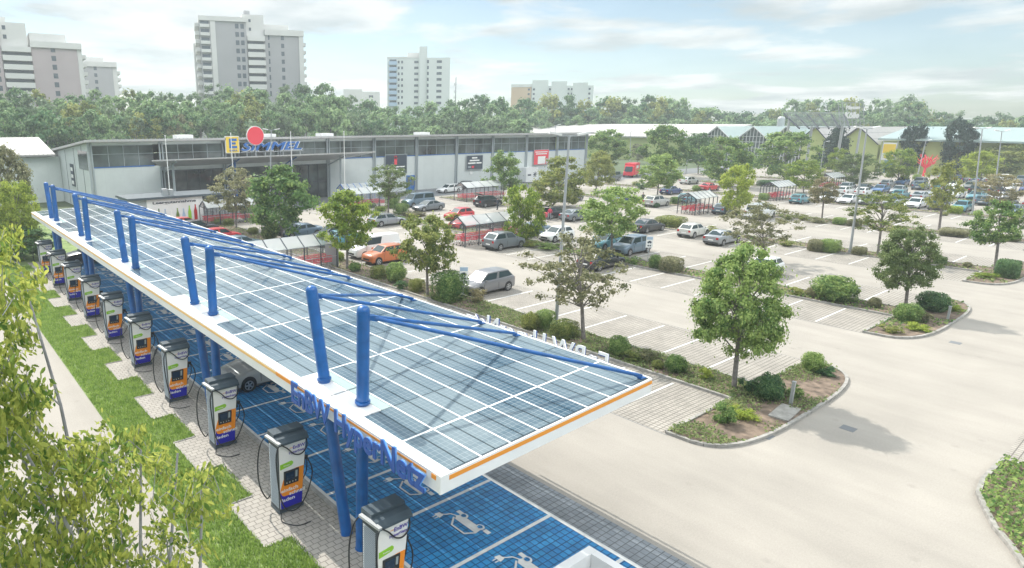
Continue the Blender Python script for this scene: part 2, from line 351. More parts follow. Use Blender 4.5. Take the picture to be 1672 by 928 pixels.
def tag(o, label=None, cat=None, group=None, kind=None):
    if label: o['label'] = label
    if cat: o['category'] = cat
    if group: o['group'] = group
    if kind: o['kind'] = kind
    return o
def thing(name, label, cat, loc=(0, 0, 0), rz=0., group=None):
    o = bpy.data.objects.new(name, None); col.objects.link(o); o.location = loc; o.rotation_euler = (0, 0, rz); o.empty_display_size = .3
    return tag(o, label, cat, group)
KIDS = {}
def copy_tree(root, loc=None, rz=None, label=None, scale=None):
    def rec(o, parent):
        c = o.copy(); col.objects.link(c); c.parent = parent
        for ch in list(o.children): rec(ch, c)
        return c
    c = rec(root, None)
    if loc is not None: c.location = loc
    if rz is not None: c.rotation_euler = (0, 0, rz)
    if scale is not None: c.scale = scale
    if label: c['label'] = label
    return c
def struct(name, mb, m): return tag(mb.build(name, m), kind='structure')
def text_mesh(s, size, depth, bold=0., shear=0., sp_=1., mats=None, name='lettering'):
    cu = bpy.data.curves.new('t', 'FONT'); cu.body = s; cu.size = size; cu.extrude = depth; cu.offset = bold; cu.shear = shear
    cu.space_character = sp_; cu.resolution_u = 3
    o = bpy.data.objects.new('t', cu); col.objects.link(o)
    dg = bpy.context.evaluated_depsgraph_get()
    me = bpy.data.meshes.new_from_object(o.evaluated_get(dg)); me.name = name
    bpy.data.objects.remove(o); bpy.data.curves.remove(cu)
    me.materials.clear()
    for m in (mats or [M['textwhite']]): me.materials.append(m)
    return me
ORD = ['nearest', 'second', 'third', 'fourth', 'fifth', 'sixth', 'seventh', 'eighth', 'ninth', 'tenth', 'eleventh', 'twelfth', 'thirteenth', 'fourteenth', 'fifteenth', 'sixteenth', 'seventeenth', 'eighteenth']

# ------------------------------------------------------------------ ground and parking rows
g = MB(); g.rect(-380, -260, 640, 640, 0); struct('ground', g, M['field'])
g = MB(); g.rect(14.9, -70, 330, 82.5, .004); struct('parking_lot', g, M['asphalt'])
g = MB(); g.rect(19.9, 82.5, 190, 92.3, .006); struct('forecourt', g, M['greyasph'])
g = MB(); g.rect(-2.5, -20, 5.2, 90, .004); struct('path', g, M['asphalt'])
g = MB(); g.rect(5.2, -10, 9.4, 82, .010); g.rect(9.4, 62.5, 20, 88, .012); struct('lawn', g, M['grass'])
g = MB(); g.rect(7.72, -6, 9.43, 63.5, .018)
for k in range(-4, 9):
    y0 = 15.2 + 5.2 * k; g.rect(6.87, y0, 7.72, y0 + 2.65, .018)
struct('charging_walk_pavement', g, M['lightpav'])
g = MB()
def edge(m, pts, w, h, z=0.):
    for a, b in zip(pts, pts[1:]):
        m.bar((a[0], a[1], z + h / 2), (b[0], b[1], z + h / 2), w, h)
pts = [(7.70, -6)]
for k in range(-4, 9):
    y0 = 15.2 + 5.2 * k
    pts += [(7.70, y0), (6.85, y0), (6.85, y0 + 2.67), (7.70, y0 + 2.67)]
pts += [(7.70, 63.5)]
edge(g, pts, .06, .035, .01); struct('walk_edging', g, M['kerb'])
g = MB(); g.box(9.43, -6, 0, 9.57, 63.5, .09); struct('charging_kerb', g, M['kerb'])
g = MB(); g.rect(9.57, -6, 14.72, 62.5, .010); struct('charging_bays', g, M['bluepav'])
g = MB(); g.rect(14.72, -6, 16.0, 62.5, .010); struct('bay_drain_strip', g, M['greypav'])
g = MB()
for k in range(-6, 19): g.rect(9.62, 13.87 + 2.6 * k - .06, 14.72, 13.87 + 2.6 * k + .06, .016)
g.rect(14.70, -6, 14.84, 62.5, .019); g.rect(9.62, -6, 9.74, 62.5, .020)
struct('charging_bay_lines', g, M['white'])
# electric car pictogram, one per bay
def strk(m, pts, w, z, close=False):
    pts = [Vector((p[0], p[1])) for p in pts]
    if close: pts = pts + [pts[0]]
    for i, (a, b) in enumerate(zip(pts, pts[1:])):
        d = (b - a).normalized(); n = Vector((-d.y, d.x)) * w / 2; e = d * w * .3
        m.sheet([a - n - e, b - n + e, b + n + e, a + n - e], z + .0006 * (i % 4))
def icon_mesh():
    m = MB(); z = 0.
    def P(u, v): return (-v, u)                            # v = up in the sign = -x in the lot, u = +y
    def circ(cu, cv, r, n=14): return [P(cu + r * math.cos(2 * math.pi * i / n), cv + r * math.sin(2 * math.pi * i / n)) for i in range(n)]
    m.sheet([P(-.52, -.2), P(.50, -.2), P(.62, -.02), P(.50, .16), P(-.58, .16)], z)
    for cu in (-.42, .42): m.sheet(circ(cu, -.2, .17), z + .003)
    strk(m, [P(-.55, .16), P(-.34, .50), P(.30, .50), P(.58, .14)], .07, z + .005)
    m.sheet([P(-.88, -.30), P(-.62, -.30), P(-.62, -.12), P(-.88, -.12)], z)
    m.sheet([P(.55, -.34), P(.80, -.34), P(.80, -.17), P(.55, -.17)], z)
    strk(m, [P(.60, .0), P(.80, .08), P(.90, .28), P(1.0, .38)], .05, z + .008)
    m.sheet([P(.90, .36), P(1.12, .36), P(1.16, .58), P(.86, .58)], z + .011)
    for du in (-.06, .06): m.sheet([P(1.01 + du - .02, .58), P(1.01 + du + .02, .58), P(1.01 + du + .02, .74), P(1.01 + du - .02, .74)], z)
    return m
def icon_holes():
    m = MB()
    for cu in (-.42, .42):
        m.sheet([(.2 + .10 * math.cos(i * math.pi / 7), cu + .10 * math.sin(i * math.pi / 7)) for i in range(14)], .022)
    return m
im = icon_mesh().mesh('pictogram', M['white']); ih = icon_holes().mesh('pictogram_wheel', M['bluepav'])
for k in range(-3, 18):
    y = 12.5 + 2.6 * k
    o = tag(obj('electric_car_marking', im, None, (12.35, y, .024)), kind='structure'); o.scale = (.86, .86, 1)
    h = obj('marking_wheel', ih, o)

BEDS = [28.1, 49.2, 70.1, 91.0, 111.9, 132.8, 153.7]
ROWEND = [74, 79, 80, 80, 80, 80, 80]
def cap(B, ytip=9.45, y1=12.1, flip=False, xl=-5.3, xr=8.0):
    pts = []
    n = 10; w = xr - xl; cx = B + (xl + xr) / 2
    for i in range(n * 2 + 1):
        t = math.pi * i / (2 * n)
        c, s_ = math.cos(t), math.sin(t)
        x = cx + w / 2 * (abs(c) ** .62) * (1 if c > 0 else -1); y = y1 - (y1 - ytip) * (abs(s_) ** .55)
        pts.append((x, y))
    return pts
BEDPOLY = []
pv_ = MB(); ln = MB()
for B, ye in zip(BEDS, ROWEND):
    pv_.rect(B - 5.4, 12.1, B, ye, .009); pv_.rect(B + 2.6, 12.1, B + 8.0, ye, .009)
    y = 14.7
    while y < ye:
        ln.rect(B - 5.1, y - .06, B - .3, y + .06, .014); ln.rect(B + 2.9, y - .06, B + 7.7, y + .06, .014)
        y += 2.6
    # rows on the near side of the cross aisle
    if B < 29:
        pv_.rect(B + 2.6, -60, B + 8, 3.6, .009)
    else:
        pv_.rect(B - 5.4, -60, B, 1.2, .009); pv_.rect(B + 2.6, -60, B + 8, 1.2, .009)
struct('bay_paving', pv_, M['pavers']); struct('parking_lines', ln, M['white'])
for i, (B, ye) in enumerate(zip(BEDS, ROWEND)):
    c = cap(B)                                             # from right end round to left end
    poly = [(B + 2.6, ye), (B + 2.6, 12.1)] + c + [(B, 12.1), (B, ye)]
    m = MB(); m.prism([p for p in poly][::-1], 0., .075); tag(m.build('planting_bed', M['earth']), kind='structure')
    k = MB(); pp = poly + [poly[0]]; edge(k, pp, .13, .13); tag(k.build('bed_kerb', M['kerb']), kind='structure')
    BEDPOLY.append(poly)
    if B > 29:
        m = MB(); m.rect(B, -60, B + 2.6, 1.2, .02); tag(m.build('planting_bed', M['earth']), kind='structure')
nb = [(30.6, -40), (30.6, 3.55), (28.2, 3.62), (27, 3.5), (26.1, 3.15), (25.0, 2.7), (24.2, 2.2), (23.2, 1.7), (22.7, 1.0), (22.6, -5), (28.1, -5), (28.1, -40)]
m = MB(); m.prism(nb, 0., .075); tag(m.build('planting_bed', M['earth']), kind='structure')
k = MB(); edge(k, nb + [nb[0]], .14, .14); tag(k.build('bed_kerb', M['kerb']), kind='structure')
def blotch(m):
    nt = m.node_tree; b = nt.nodes['Principled BSDF']; src = b.inputs['Base Color'].links[0].from_socket
    t = nt.nodes.new('ShaderNodeTexCoord'); mp_ = nt.nodes.new('ShaderNodeMapping'); mp_.inputs['Scale'].default_value = (.9, .16, 1); mp_.inputs['Rotation'].default_value = (0, 0, .05)
    n = nt.nodes.new('ShaderNodeTexNoise'); n.inputs['Scale'].default_value = .7; n.inputs['Detail'].default_value = 6; n.inputs['Roughness'].default_value = .6
    nt.links.new(t.outputs['Object'], mp_.inputs[0]); nt.links.new(mp_.outputs[0], n.inputs['Vector'])
    v = nt.nodes.new('ShaderNodeTexVoronoi'); v.inputs['Scale'].default_value = .55; nt.links.new(t.outputs['Object'], v.inputs['Vector'])
    vr = nt.nodes.new('ShaderNodeMapRange'); vr.inputs[1].default_value = .02; vr.inputs[2].default_value = .10; vr.inputs[3].default_value = .86; vr.inputs[4].default_value = 1.; nt.links.new(v.outputs['Distance'], vr.inputs[0])
    r = nt.nodes.new('ShaderNodeMapRange'); r.inputs[1].default_value = .35; r.inputs[2].default_value = .7; r.inputs[3].default_value = 1.05; r.inputs[4].default_value = .90; nt.links.new(n.outputs[0], r.inputs[0])
    mu = nt.nodes.new('ShaderNodeMath'); mu.operation = 'MULTIPLY'; nt.links.new(r.outputs[0], mu.inputs[0]); nt.links.new(vr.outputs[0], mu.inputs[1])
    s_ = nt.nodes.new('ShaderNodeVectorMath'); s_.operation = 'SCALE'; nt.links.new(src, s_.inputs[0]); nt.links.new(mu.outputs[0], s_.inputs['Scale']); nt.links.new(s_.outputs[0], b.inputs['Base Color'])
blotch(M['asphalt'])
for px_, py_ in ((1250, 712), (1560, 560), (1385, 700), (1175, 520), (1400, 470)):
    P = at(px_, py_); m = MB(); m.box(P.x - .25, P.y - .25, 0, P.x + .25, P.y + .25, .012); struct('drain_cover', m, M['greyasph'])
# joints and covers in the asphalt
m = MB()
for B in BEDS: m.rect(B + 8.0, 12, B + 8.04, 80, .0085); m.rect(B - 5.44, 12, B - 5.4, 80, .0085)
struct('asphalt_joint', m, M['greyasph'])
P = at(1444, 448); m = MB(); m.prism([(P.x + .42 * math.cos(t * .4488), P.y + .42 * math.sin(t * .4488)) for t in range(14)], 0, .012)
struct('manhole_cover', m, M['greyasph'])

# ------------------------------------------------------------------ foliage tools
def quads_mesh(name, C_, U, V, mats, extra=None):
    n = len(C_)
    vs = np.empty((n, 4, 3), np.float32)
    vs[:, 0] = C_ - U - V * .35; vs[:, 1] = C_ + U * .15 - V; vs[:, 2] = C_ + U + V * .35; vs[:, 3] = C_ - U * .15 + V
    vs = vs.reshape(-1, 3); fi = np.arange(4 * n, dtype=np.int32)
    me = bpy.data.meshes.new(name)
    if extra: ev = np.array(extra.v, np.float32); vs = np.vstack([vs, ev])
    loops = list(fi); starts = list(range(0, 4 * n, 4)); tot = [4] * n; mi = [0] * n
    if extra:
        o = 4 * n; p = 4 * n
        for f in extra.f: loops += [i + o for i in f]; starts.append(p); tot.append(len(f)); p += len(f); mi.append(1)
    me.vertices.add(len(vs)); me.vertices.foreach_set('co', vs.ravel())
    me.loops.add(len(loops)); me.loops.foreach_set('vertex_index', np.array(loops, np.int32))
    me.polygons.add(len(starts)); me.polygons.foreach_set('loop_start', np.array(starts, np.int32))
    me.polygons.foreach_set('loop_total', np.array(tot, np.int32))
    for m in (mats if isinstance(mats, (list, tuple)) else [mats]): me.materials.append(m)
    if extra: me.polygons.foreach_set('material_index', np.array(mi, np.int32))
    me.update(calc_edges=True); me.validate(); return me
def rand_unit(r, n):
    v = r.normal(size=(n, 3)); return v / np.linalg.norm(v, axis=1)[:, None]
def leaves(r, pts, size, nrm=None, k=.8, elong=1.):
    n = len(pts); N = rand_unit(r, n)
    if nrm is not None: N = N * k + nrm; N /= np.linalg.norm(N, axis=1)[:, None]
    A = np.cross(N, rand_unit(r, n)); A /= np.linalg.norm(A, axis=1)[:, None] + 1e-9
    Bv = np.cross(N, A); s = size * r.uniform(.6, 1.25, n)[:, None]
    return pts, A * s * elong, Bv * s
PROF = {
    'round': lambda z: np.sqrt(np.clip(1 - z * z, 0, 1)),
    'egg': lambda z: np.clip(1 - ((z + .15) / 1.15) ** 2, 0, 1) ** .5 * np.where(z > 0, 1 - .18 * z, 1) * np.where(z < -.8, .8, 1),
    'column': lambda z: np.clip(1 - np.abs(z) ** 3, 0, 1) ** .6,
    'wide': lambda z: np.clip(1 - np.abs((z + .1) / 1.1) ** 2.2, 0, 1) ** .5 * (.72 + .28 * np.cos(z * 2.0)),
    'cone': lambda z: np.clip((1 - z) / 2, 0, 1) ** .75 * np.clip((z + 1.05) * 8, 0, 1),
    'ball': lambda z: np.clip(1 - np.abs(z) ** 2.6, 0, 1) ** .5,
}
def crown_pts(r, prof, nclump, nleaf, csize, fill=.45, lump=.16):
    zc = r.uniform(-.95, .95, nclump * 3); w = PROF[prof](zc); keep = r.uniform(0, 1, len(zc)) < (w + .12); zc = zc[keep][:nclump]
    n = len(zc); th = r.uniform(0, 2 * np.pi, n); rr = PROF[prof](zc)
    ph = r.uniform(0, 6.28, 4)
    bump = 1 + lump * (np.sin(2 * th + ph[0] + 2 * zc) + .7 * np.sin(5 * th + ph[1] - 5 * zc) + .5 * np.sin(3 * zc * 3 + ph[2]))
    f = 1 - (1 - fill) * r.uniform(0, 1, n) ** 1.8
    rad_ = rr * bump * f * .92
    c = np.stack([rad_ * np.cos(th), rad_ * np.sin(th), zc * (.90 + .1 * f)], 1)
    idx = r.integers(0, n, nleaf)
    off = r.normal(size=(nleaf, 3)) * csize * r.uniform(.5, 1.2, (nleaf, 1)); off[:, 2] *= .62
    p = c[idx] + off
    out = off / (np.linalg.norm(off, axis=1)[:, None] + 1e-6) * .8 + p * .5; out[:, 2] += .35
    return p, out, c
def crown_mesh(name, seed, prof, m, nclump=70, nleaf=3500, csize=.13, lsize=.07, fill=.45, lump=.16, limbs=0, extra=None):
    r = np.random.default_rng(seed); p, out, c = crown_pts(r, prof, nclump, nleaf, csize, fill, lump)
    C_, U, V = leaves(r, p, lsize, out)
    return quads_mesh(name, C_, U, V, [M[m], M['bark']] if extra else M[m], extra), c

CR = {}
def crown(prof, m, dens, seed):
    key = (prof, m, dens, seed)
    if key not in CR:
        a = dict(near=(200, 30000, .085, .025, .40, .08), mid=(95, 9500, .10, .038, .38, .14), loose=(70, 5200, .095, .036, .25, .2), open=(85, 5600, .075, .028, .2, .24), solid=(150, 11000, .11, .042, .5, .08))[dens]
        CR[key] = crown_mesh('crown', seed * 7 + 3, prof, m, a[0], a[1], a[2], a[3], a[4], a[5])
    return CR[key]
def tree(base_px, top, bot, xl, xr, prof, m, dens, label, seed=1, group='trees standing in the car park beds', bark='bark', base_at=None, lean=0.):
    Bp = at(*base_px) if base_at is None else Vector(base_at)
    H = zat(Bp, top); hb = max(.3, zat(Bp, bot)); s = mpp(Bp) * 1.0
    gk = .82 if dens == 'near' else 1.06; rx = (xr - xl) / 2 * s * gk; hz = (H - hb) / 2; cx = ((xl + xr) / 2 - (base_px[0] + (base_px[0] - 638) * .00022 * (base_px[1] - (top + bot) / 2))) * s
    cx = max(-1.2, min(1.2, cx)) if base_at is None else 0.
    off = RIGHT * cx
    root = thing('tree', label, 'tree', Bp, 0, group)
    rr = random.Random(seed * 13 + int(base_px[0]))
    me, cl = crown(prof, m, dens, seed)
    o = obj('crown', me, root, (off.x, off.y, hb + hz)); o.scale = (rx, rx, hz); rz = rr.uniform(0, 6.28) if prof != 'cone' else 0
    o.rotation_euler = (0, 0, rz)
    tb = MB(); tr = max(.06, .028 * H * .5 + .03)
    top_ = Vector((off.x, off.y, hb + hz * 1.3)); mid = Vector((off.x * .35, off.y * .35, hb))
    tb.tube((0, 0, -.05), mid, tr, tr * .8, 8); tb.tube(mid, top_, tr * .8, tr * .25, 7)
    step = max(1, len(cl) // (26 if dens in ('open', 'loose', 'near') else 9))
    cs, sn = math.cos(rz), math.sin(rz)
    for i, c in enumerate(cl[::step]):
        q = Vector((off.x + (c[0] * cs - c[1] * sn) * rx, off.y + (c[0] * sn + c[1] * cs) * rx, hb + hz + c[2] * hz))
        t = max(0., min(.85, (q.z - hb - hz * .2) / (hz * 1.5) - .25)); st = mid.lerp(top_, t)
        kk = st.lerp(q, .5) + Vector((0, 0, hz * .08))
        tb.tube(st, kk, tr * .36, tr * .2, 5, False); tb.tube(kk, q, tr * .2, tr * .07, 5, False)
    tb.build('trunk', M[bark], root, True)
    return root

# ------------------------------------------------------------------ trees in the car park
TREES = [
 ((1198, 635), 398, 578, 1126, 1292, 'egg', 'leaf_green', 'near', 'large round-crowned green tree in the kerbed island nearest the canopy end', 1),
 ((1478, 508), 368, 472, 1432, 1537, 'egg', 'leaf_pale', 'near', 'leaning pale green tree in the second kerbed island, between two clipped bushes', 2),
 ((698, 484), 347, 447, 652, 740, 'ball', 'leaf_olive', 'mid', 'ball-crowned tree turning reddish beside the tall clipped bush and the bay sign', 3),
 ((567, 440), 310, 405, 522, 612, 'egg', 'leaf_yellow', 'mid', 'yellowing tree in front of the white van', 4),
 ((953, 556), 372, 502, 870, 1014, 'wide', 'leaf_brown', 'open', 'sparse brownish tree with bare twigs beside the tall street lamp near the canopy', 5),
 ((852, 398), 296, 396, 822, 884, 'column', 'leaf_yellow', 'mid', 'narrow yellow-green tree between the cart shelter and the grey sedan', 6),
 ((999, 418), 303, 389, 950, 1046, 'ball', 'leaf_green', 'mid', 'dense green tree in front of the black sedan and beside the dark estate', 7),
 ((900, 338), 256, 332, 880, 962, 'egg', 'leaf_olive', 'mid', 'green and yellow tree behind the woman with the red bag', 8),
 ((822, 322), 246, 312, 793, 850, 'egg', 'leaf_green', 'mid', 'dark green tree before the supermarket wall at the end of the long cart shelter', 9),
 ((634, 348), 268, 326, 602, 668, 'round', 'leaf_pale', 'loose', 'small pale tree in front of the slate poster on the supermarket', 10),
 ((461, 392), 268, 378, 398, 514, 'wide', 'leaf_green', 'mid', 'spreading green tree in front of the supermarket entrance lettering', 11),
 ((386, 374), 272, 346, 342, 428, 'round', 'leaf_brown', 'loose', 'greyish thin tree in front of the entrance glass, left of the spreading green tree', 12),
 ((1073, 324), 250, 308, 1042, 1112, 'wide', 'leaf_green', 'mid', 'tree with a yellow tinged top right of the red box van', 13),
 ((972, 312), 245, 305, 954, 1004, 'egg', 'leaf_olive', 'mid', 'dark egg-shaped tree left of the grey minibus', 14),
 ((1186, 305), 220, 298, 1147, 1228, 'round', 'leaf_green', 'mid', 'broad green tree above the red car, in front of the glass gables', 15),
 ((1203, 352), 268, 350, 1178, 1228, 'column', 'leaf_yellow', 'mid', 'narrow yellow-green tree beside the middle cart shelter', 16),
 ((1253, 428), 326, 405, 1176, 1278, 'wide', 'leaf_brown', 'open', 'thin brown tree with open twigs above the white parked car, behind the large green tree', 17),
 ((1281, 296), 214, 290, 1240, 1326, 'round', 'leaf_green', 'mid', 'broad green tree below the solar rack of the garden centre', 18),
 ((1312, 315), 261, 307, 1286, 1340, 'round', 'leaf_yellow', 'mid', 'bright yellow round tree right of the cart shelter with the glass roof', 19),
 ((1342, 358), 288, 332, 1324, 1364, 'egg', 'leaf_rose', 'mid', 'small rose-tinged tree on a thin dark trunk beside the white parked cars', 20),
 ((1433, 418), 310, 378, 1388, 1490, 'wide', 'leaf_olive', 'open', 'wide loose tree right of the leaning street lamp, its crown split in tiers', 21),
 ((1533, 377), 264, 344, 1512, 1568, 'wide', 'leaf_olive', 'loose', 'tiered olive tree on a grey trunk in front of the blue parked car', 22),
 ((1624, 443), 325, 400, 1597, 1660, 'egg', 'leaf_green', 'mid', 'slender green tree at the right edge above the third kerbed island', 23),
 ((1367, 292), 240, 278, 1354, 1384, 'egg', 'leaf_yellow', 'mid', 'small yellow-green tree in front of the broad dark conifer', 24),
 ((1395, 306), 250, 300, 1371, 1428, 'round', 'leaf_pale', 'mid', 'pale round tree behind the silver cars, left of the leaning street lamp', 25),
 ((1465, 302), 242, 292, 1446, 1494, 'round', 'leaf_yellow', 'mid', 'pale green round tree below the yellow banner', 26),
 ((1600, 308), 246, 292, 1578, 1628, 'round', 'leaf_yellow', 'mid', 'yellow-green round tree behind the right-hand street lamp', 27),
 ((1636, 345), 282, 330, 1600, 1662, 'wide', 'leaf_rose', 'loose', 'rosy brown loose tree near the right edge of the parked rows', 28),
 ((986, 284), 211, 272, 958, 1024, 'round', 'leaf_green', 'mid', 'round green tree at the right end of the supermarket', 29),
 ((1086, 288), 204, 276, 1050, 1126, 'round', 'leaf_green', 'mid', 'big green tree in front of the pale garden centre roof', 30),
 ((1140, 284), 217, 270, 1116, 1164, 'ball', 'leaf_deep', 'mid', 'dark leafy tree left of the glass gables', 31),
 ((1170, 280), 222, 262, 1158, 1184, 'column', 'leaf_pale', 'mid', 'slim pale tree in front of the first glass gable', 32),
 ((1040, 268), 235, 262, 1028, 1056, 'round', 'leaf_brown', 'loose', 'small brownish tree before the lime wall', 33),
 ((1640, 292), 232, 284, 1600, 1672, 'wide', 'leaf_olive', 'mid', 'broad olive tree at the right edge beyond the last car rows', 34),
 ((1520, 262), 218, 262, 1494, 1548, 'round', 'leaf_green', 'mid', 'green tree between the two tall dark columns near the red sculpture', 35),
 ((1240, 268), 224, 262, 1222, 1256, 'round', 'leaf_pale', 'mid', 'pale tree between the glass gables and the solar rack', 36),
 ((1580, 262), 224, 262, 1560, 1606, 'round', 'leaf_deep', 'mid', 'dark green tree right of the widest dark column', 37),
]
for t in TREES: tree(t[0], t[1], t[2], t[3], t[4], t[5], t[6], t[7], t[8], t[9])
for (b, tp, l, r_, pr, lab, sd) in [
    ((1364, 282), 203, 1338, 1392, 'cone', 'broad dark conifer below the garden centre sign', 41),
    ((1401, 276), 215, 1390, 1413, 'column', 'slim dark column tree directly right of the broad conifer', 42),
    ((1424, 276), 210, 1412, 1436, 'column', 'slim dark column tree behind the leaning street lamp head', 43),
    ((1490, 284), 203, 1474, 1508, 'column', 'tall dark column tree between the yellow banner and the red sculpture', 44),
    ((1564, 288), 193, 1543, 1586, 'column', 'widest and tallest dark column tree, right of the red sculpture', 45)]:
    tree(b, tp, b[1] - 6, l, r_, pr, 'conifer', 'solid', lab, sd, 'dark column trees before the garden centre')
tree((25, 418), 296, 412, -14, 72, 'round', 'leaf_yellow', 'near', 'yellow-green tree at the left edge beyond the far end of the canopy', 46, 'trees left of the canopy')
tree((2, 385), 238, 400, -30, 46, 'round', 'leaf_brown', 'mid', 'dusky tree at the left edge in front of the annex roof', 47, 'trees left of the canopy')
tree((40, 425), 372, 424, -10, 78, 'round', 'leaf_deep', 'mid', 'dark shrub-like tree behind the farthest charger', 48, 'trees left of the canopy')

# ------------------------------------------------------------------ woodland beyond (each tree its own object)
def wood_mesh(seed, prof, m, n=3600):
    e = MB(); e.tube((0, 0, -1.9), (0, 0, .4), .05, .02, 6)
    return crown_mesh('woodland_tree', seed, prof, m, 40, n, .115, .058, .45, .17, extra=e)[0]
WOOD = [(wood_mesh(101, 'round', 'leaf_wood'), 'mid green leafy tree in the wood'), (wood_mesh(102, 'egg', 'leaf_wood'), 'tall oval green tree in the wood'),
        (wood_mesh(103, 'round', 'leaf_woodpale'), 'pale green airy tree in the wood'), (wood_mesh(104, 'egg', 'leaf_deep'), 'dark green tree in the wood'),
        (wood_mesh(105, 'column', 'leaf_woodpale'), 'slim pale poplar-like tree in the wood'), (wood_mesh(106, 'round', 'leaf_olive'), 'yellowish green tree in the wood'),
        (wood_mesh(107, 'round', 'leaf_brown'), 'greyish brown tree in the wood')]
SKY = [(-60, 165), (0, 152), (50, 141), (100, 160), (150, 147), (200, 152), (260, 141), (320, 152), (350, 138), (420, 143), (470, 136), (500, 140), (540, 133), (580, 158), (620, 165), (660, 176),
       (700, 170), (745, 156), (790, 151), (830, 160), (870, 151), (900, 152), (950, 166), (1000, 158), (1050, 153), (1100, 156), (1150, 170), (1200, 173), (1250, 178), (1290, 161), (1350, 159), (1400, 158), (1440, 163), (1480, 158), (1520, 178), (1560, 178), (1600, 181), (1740, 180)]
RT = [(-60, 168), (400, 185), (700, 215), (960, 262), (1200, 330), (1740, 345)]
def interp(T, x):
    for (a, b), (c, d) in zip(T, T[1:]):
        if x <= c: return b + (d - b) * (x - a) / (c - a)
    return T[-1][1]
rw = random.Random(5)
nw = 0
for layer in range(5):
    x = -60.
    while x < 1735:
        step = 34
        R = interp(RT, x) * (1.06 - .085 * layer) * rw.uniform(.98, 1.02)
        if x > 860: R = max(R, 286 + rw.uniform(0, 14) - 3 * layer)
        if x < 960: R = max(R, 137 / max(.3, ray(x, 200).y / math.hypot(ray(x, 200).x, ray(x, 200).y)) + 2 + rw.uniform(0, 6)) if layer > 2 else R
        yt = interp(SKY, x) + (rw.uniform(-3, 7) if layer == 0 else layer * 11 + rw.uniform(-7, 8))
        d = ray(x, 200); h = math.hypot(d.x, d.y); P = Vector((d.x / h * R, d.y / h * R, 0))
        H = zat(P, yt)
        if H < 7: H = 7 + rw.random() * 2
        if not (x > 1100 and layer == 4 and False):
            kind = rw.choices(range(7), [6, 5, 5, 2, 1.5, 1.0, .1])[0]
            if x > 1050 and kind in (4, 6): kind = 3
            me, lab = WOOD[kind]
            w = rw.choice((1, 1, 1.25, .8)) * rw.uniform(18, 32) * mpp(P)
            if kind == 4: w *= .6
            hz = min(H / 2 * .92, w * 1.25)
            side = 'behind the supermarket' if x < 960 else 'beyond the garden centre'
            o = obj('woodland_tree', me, None, (P.x, P.y, H - hz)); o.scale = (w, w, hz); o.rotation_euler = (0, 0, rw.uniform(0, 6.28))
            tag(o, f'{lab} {side}', 'tree', f'{lab.split(" in ")[0]}s {side}'); nw += 1
        x += step * rw.uniform(.8, 1.2)
# far wooded ridge reading as one mass
r = np.random.default_rng(9); n = 9000
th = r.uniform(rad(-12), rad(100), n); R_ = r.uniform(420, 470, n)
pts_ = np.stack([np.cos(th) * R_, np.sin(th) * R_, r.uniform(0, 1, n) * (15 + 3 * np.sin(th * 23) + 2 * np.sin(th * 51))], 1)
C_, U, V = leaves(r, pts_, 2.2, np.tile(np.array([[0, 0, .8]]), (n, 1)))
tag(obj('distant_forest', quads_mesh('distant_forest', C_, U, V, M['leaf_wood'])), 'continuous distant forest on the horizon beyond the garden centre', 'forest', kind='stuff')

# ------------------------------------------------------------------ bushes and ground cover in the beds
BUSHM = {}
def bush_mesh(kind, m, seed):
    key = (kind, m, seed)
    if key in BUSHM: return BUSHM[key]
    r = np.random.default_rng(seed + 50)
    e = MB()
    if kind == 'clipped':                                   # rounded box
        n = 4600; p = r.uniform(-1, 1, (n, 3)); ax = r.integers(0, 3, n); sgn = np.where(r.uniform(0, 1, n) < .5, -1, 1)
        p[np.arange(n), ax] = sgn * r.uniform(.86, 1.04, n)
        q = p / (np.sum(np.abs(p) ** 5, axis=1) ** .2)[:, None]; p = q * r.uniform(.84, 1.03, (n, 1)); nr = q
        core = .84; sz = .052
    elif kind == 'round':
        n = 4200; q = rand_unit(r, n); p = q * (r.uniform(.78, 1.08, (n, 1)) + .09 * np.sin(q[:, :1] * 6 + q[:, 2:] * 5 + seed) + .06 * np.sin(q[:, 1:2] * 9)); nr = q; core = .76; sz = .055
    else:                                                   # loose
        n = 2800; p, nr, _ = crown_pts(r, 'round', 34, n, .17, .35, .25); core = .3; sz = .06
    p[:, 2] = np.maximum(p[:, 2], -1.0)
    e.ball((0, 0, 0), (core, core, core), 12, 8, -1.)
    C_, U, V = leaves(r, p, sz, nr)
    BUSHM[key] = quads_mesh('bush', C_, U, V, [M[m], M[m]], e); return BUSHM[key]
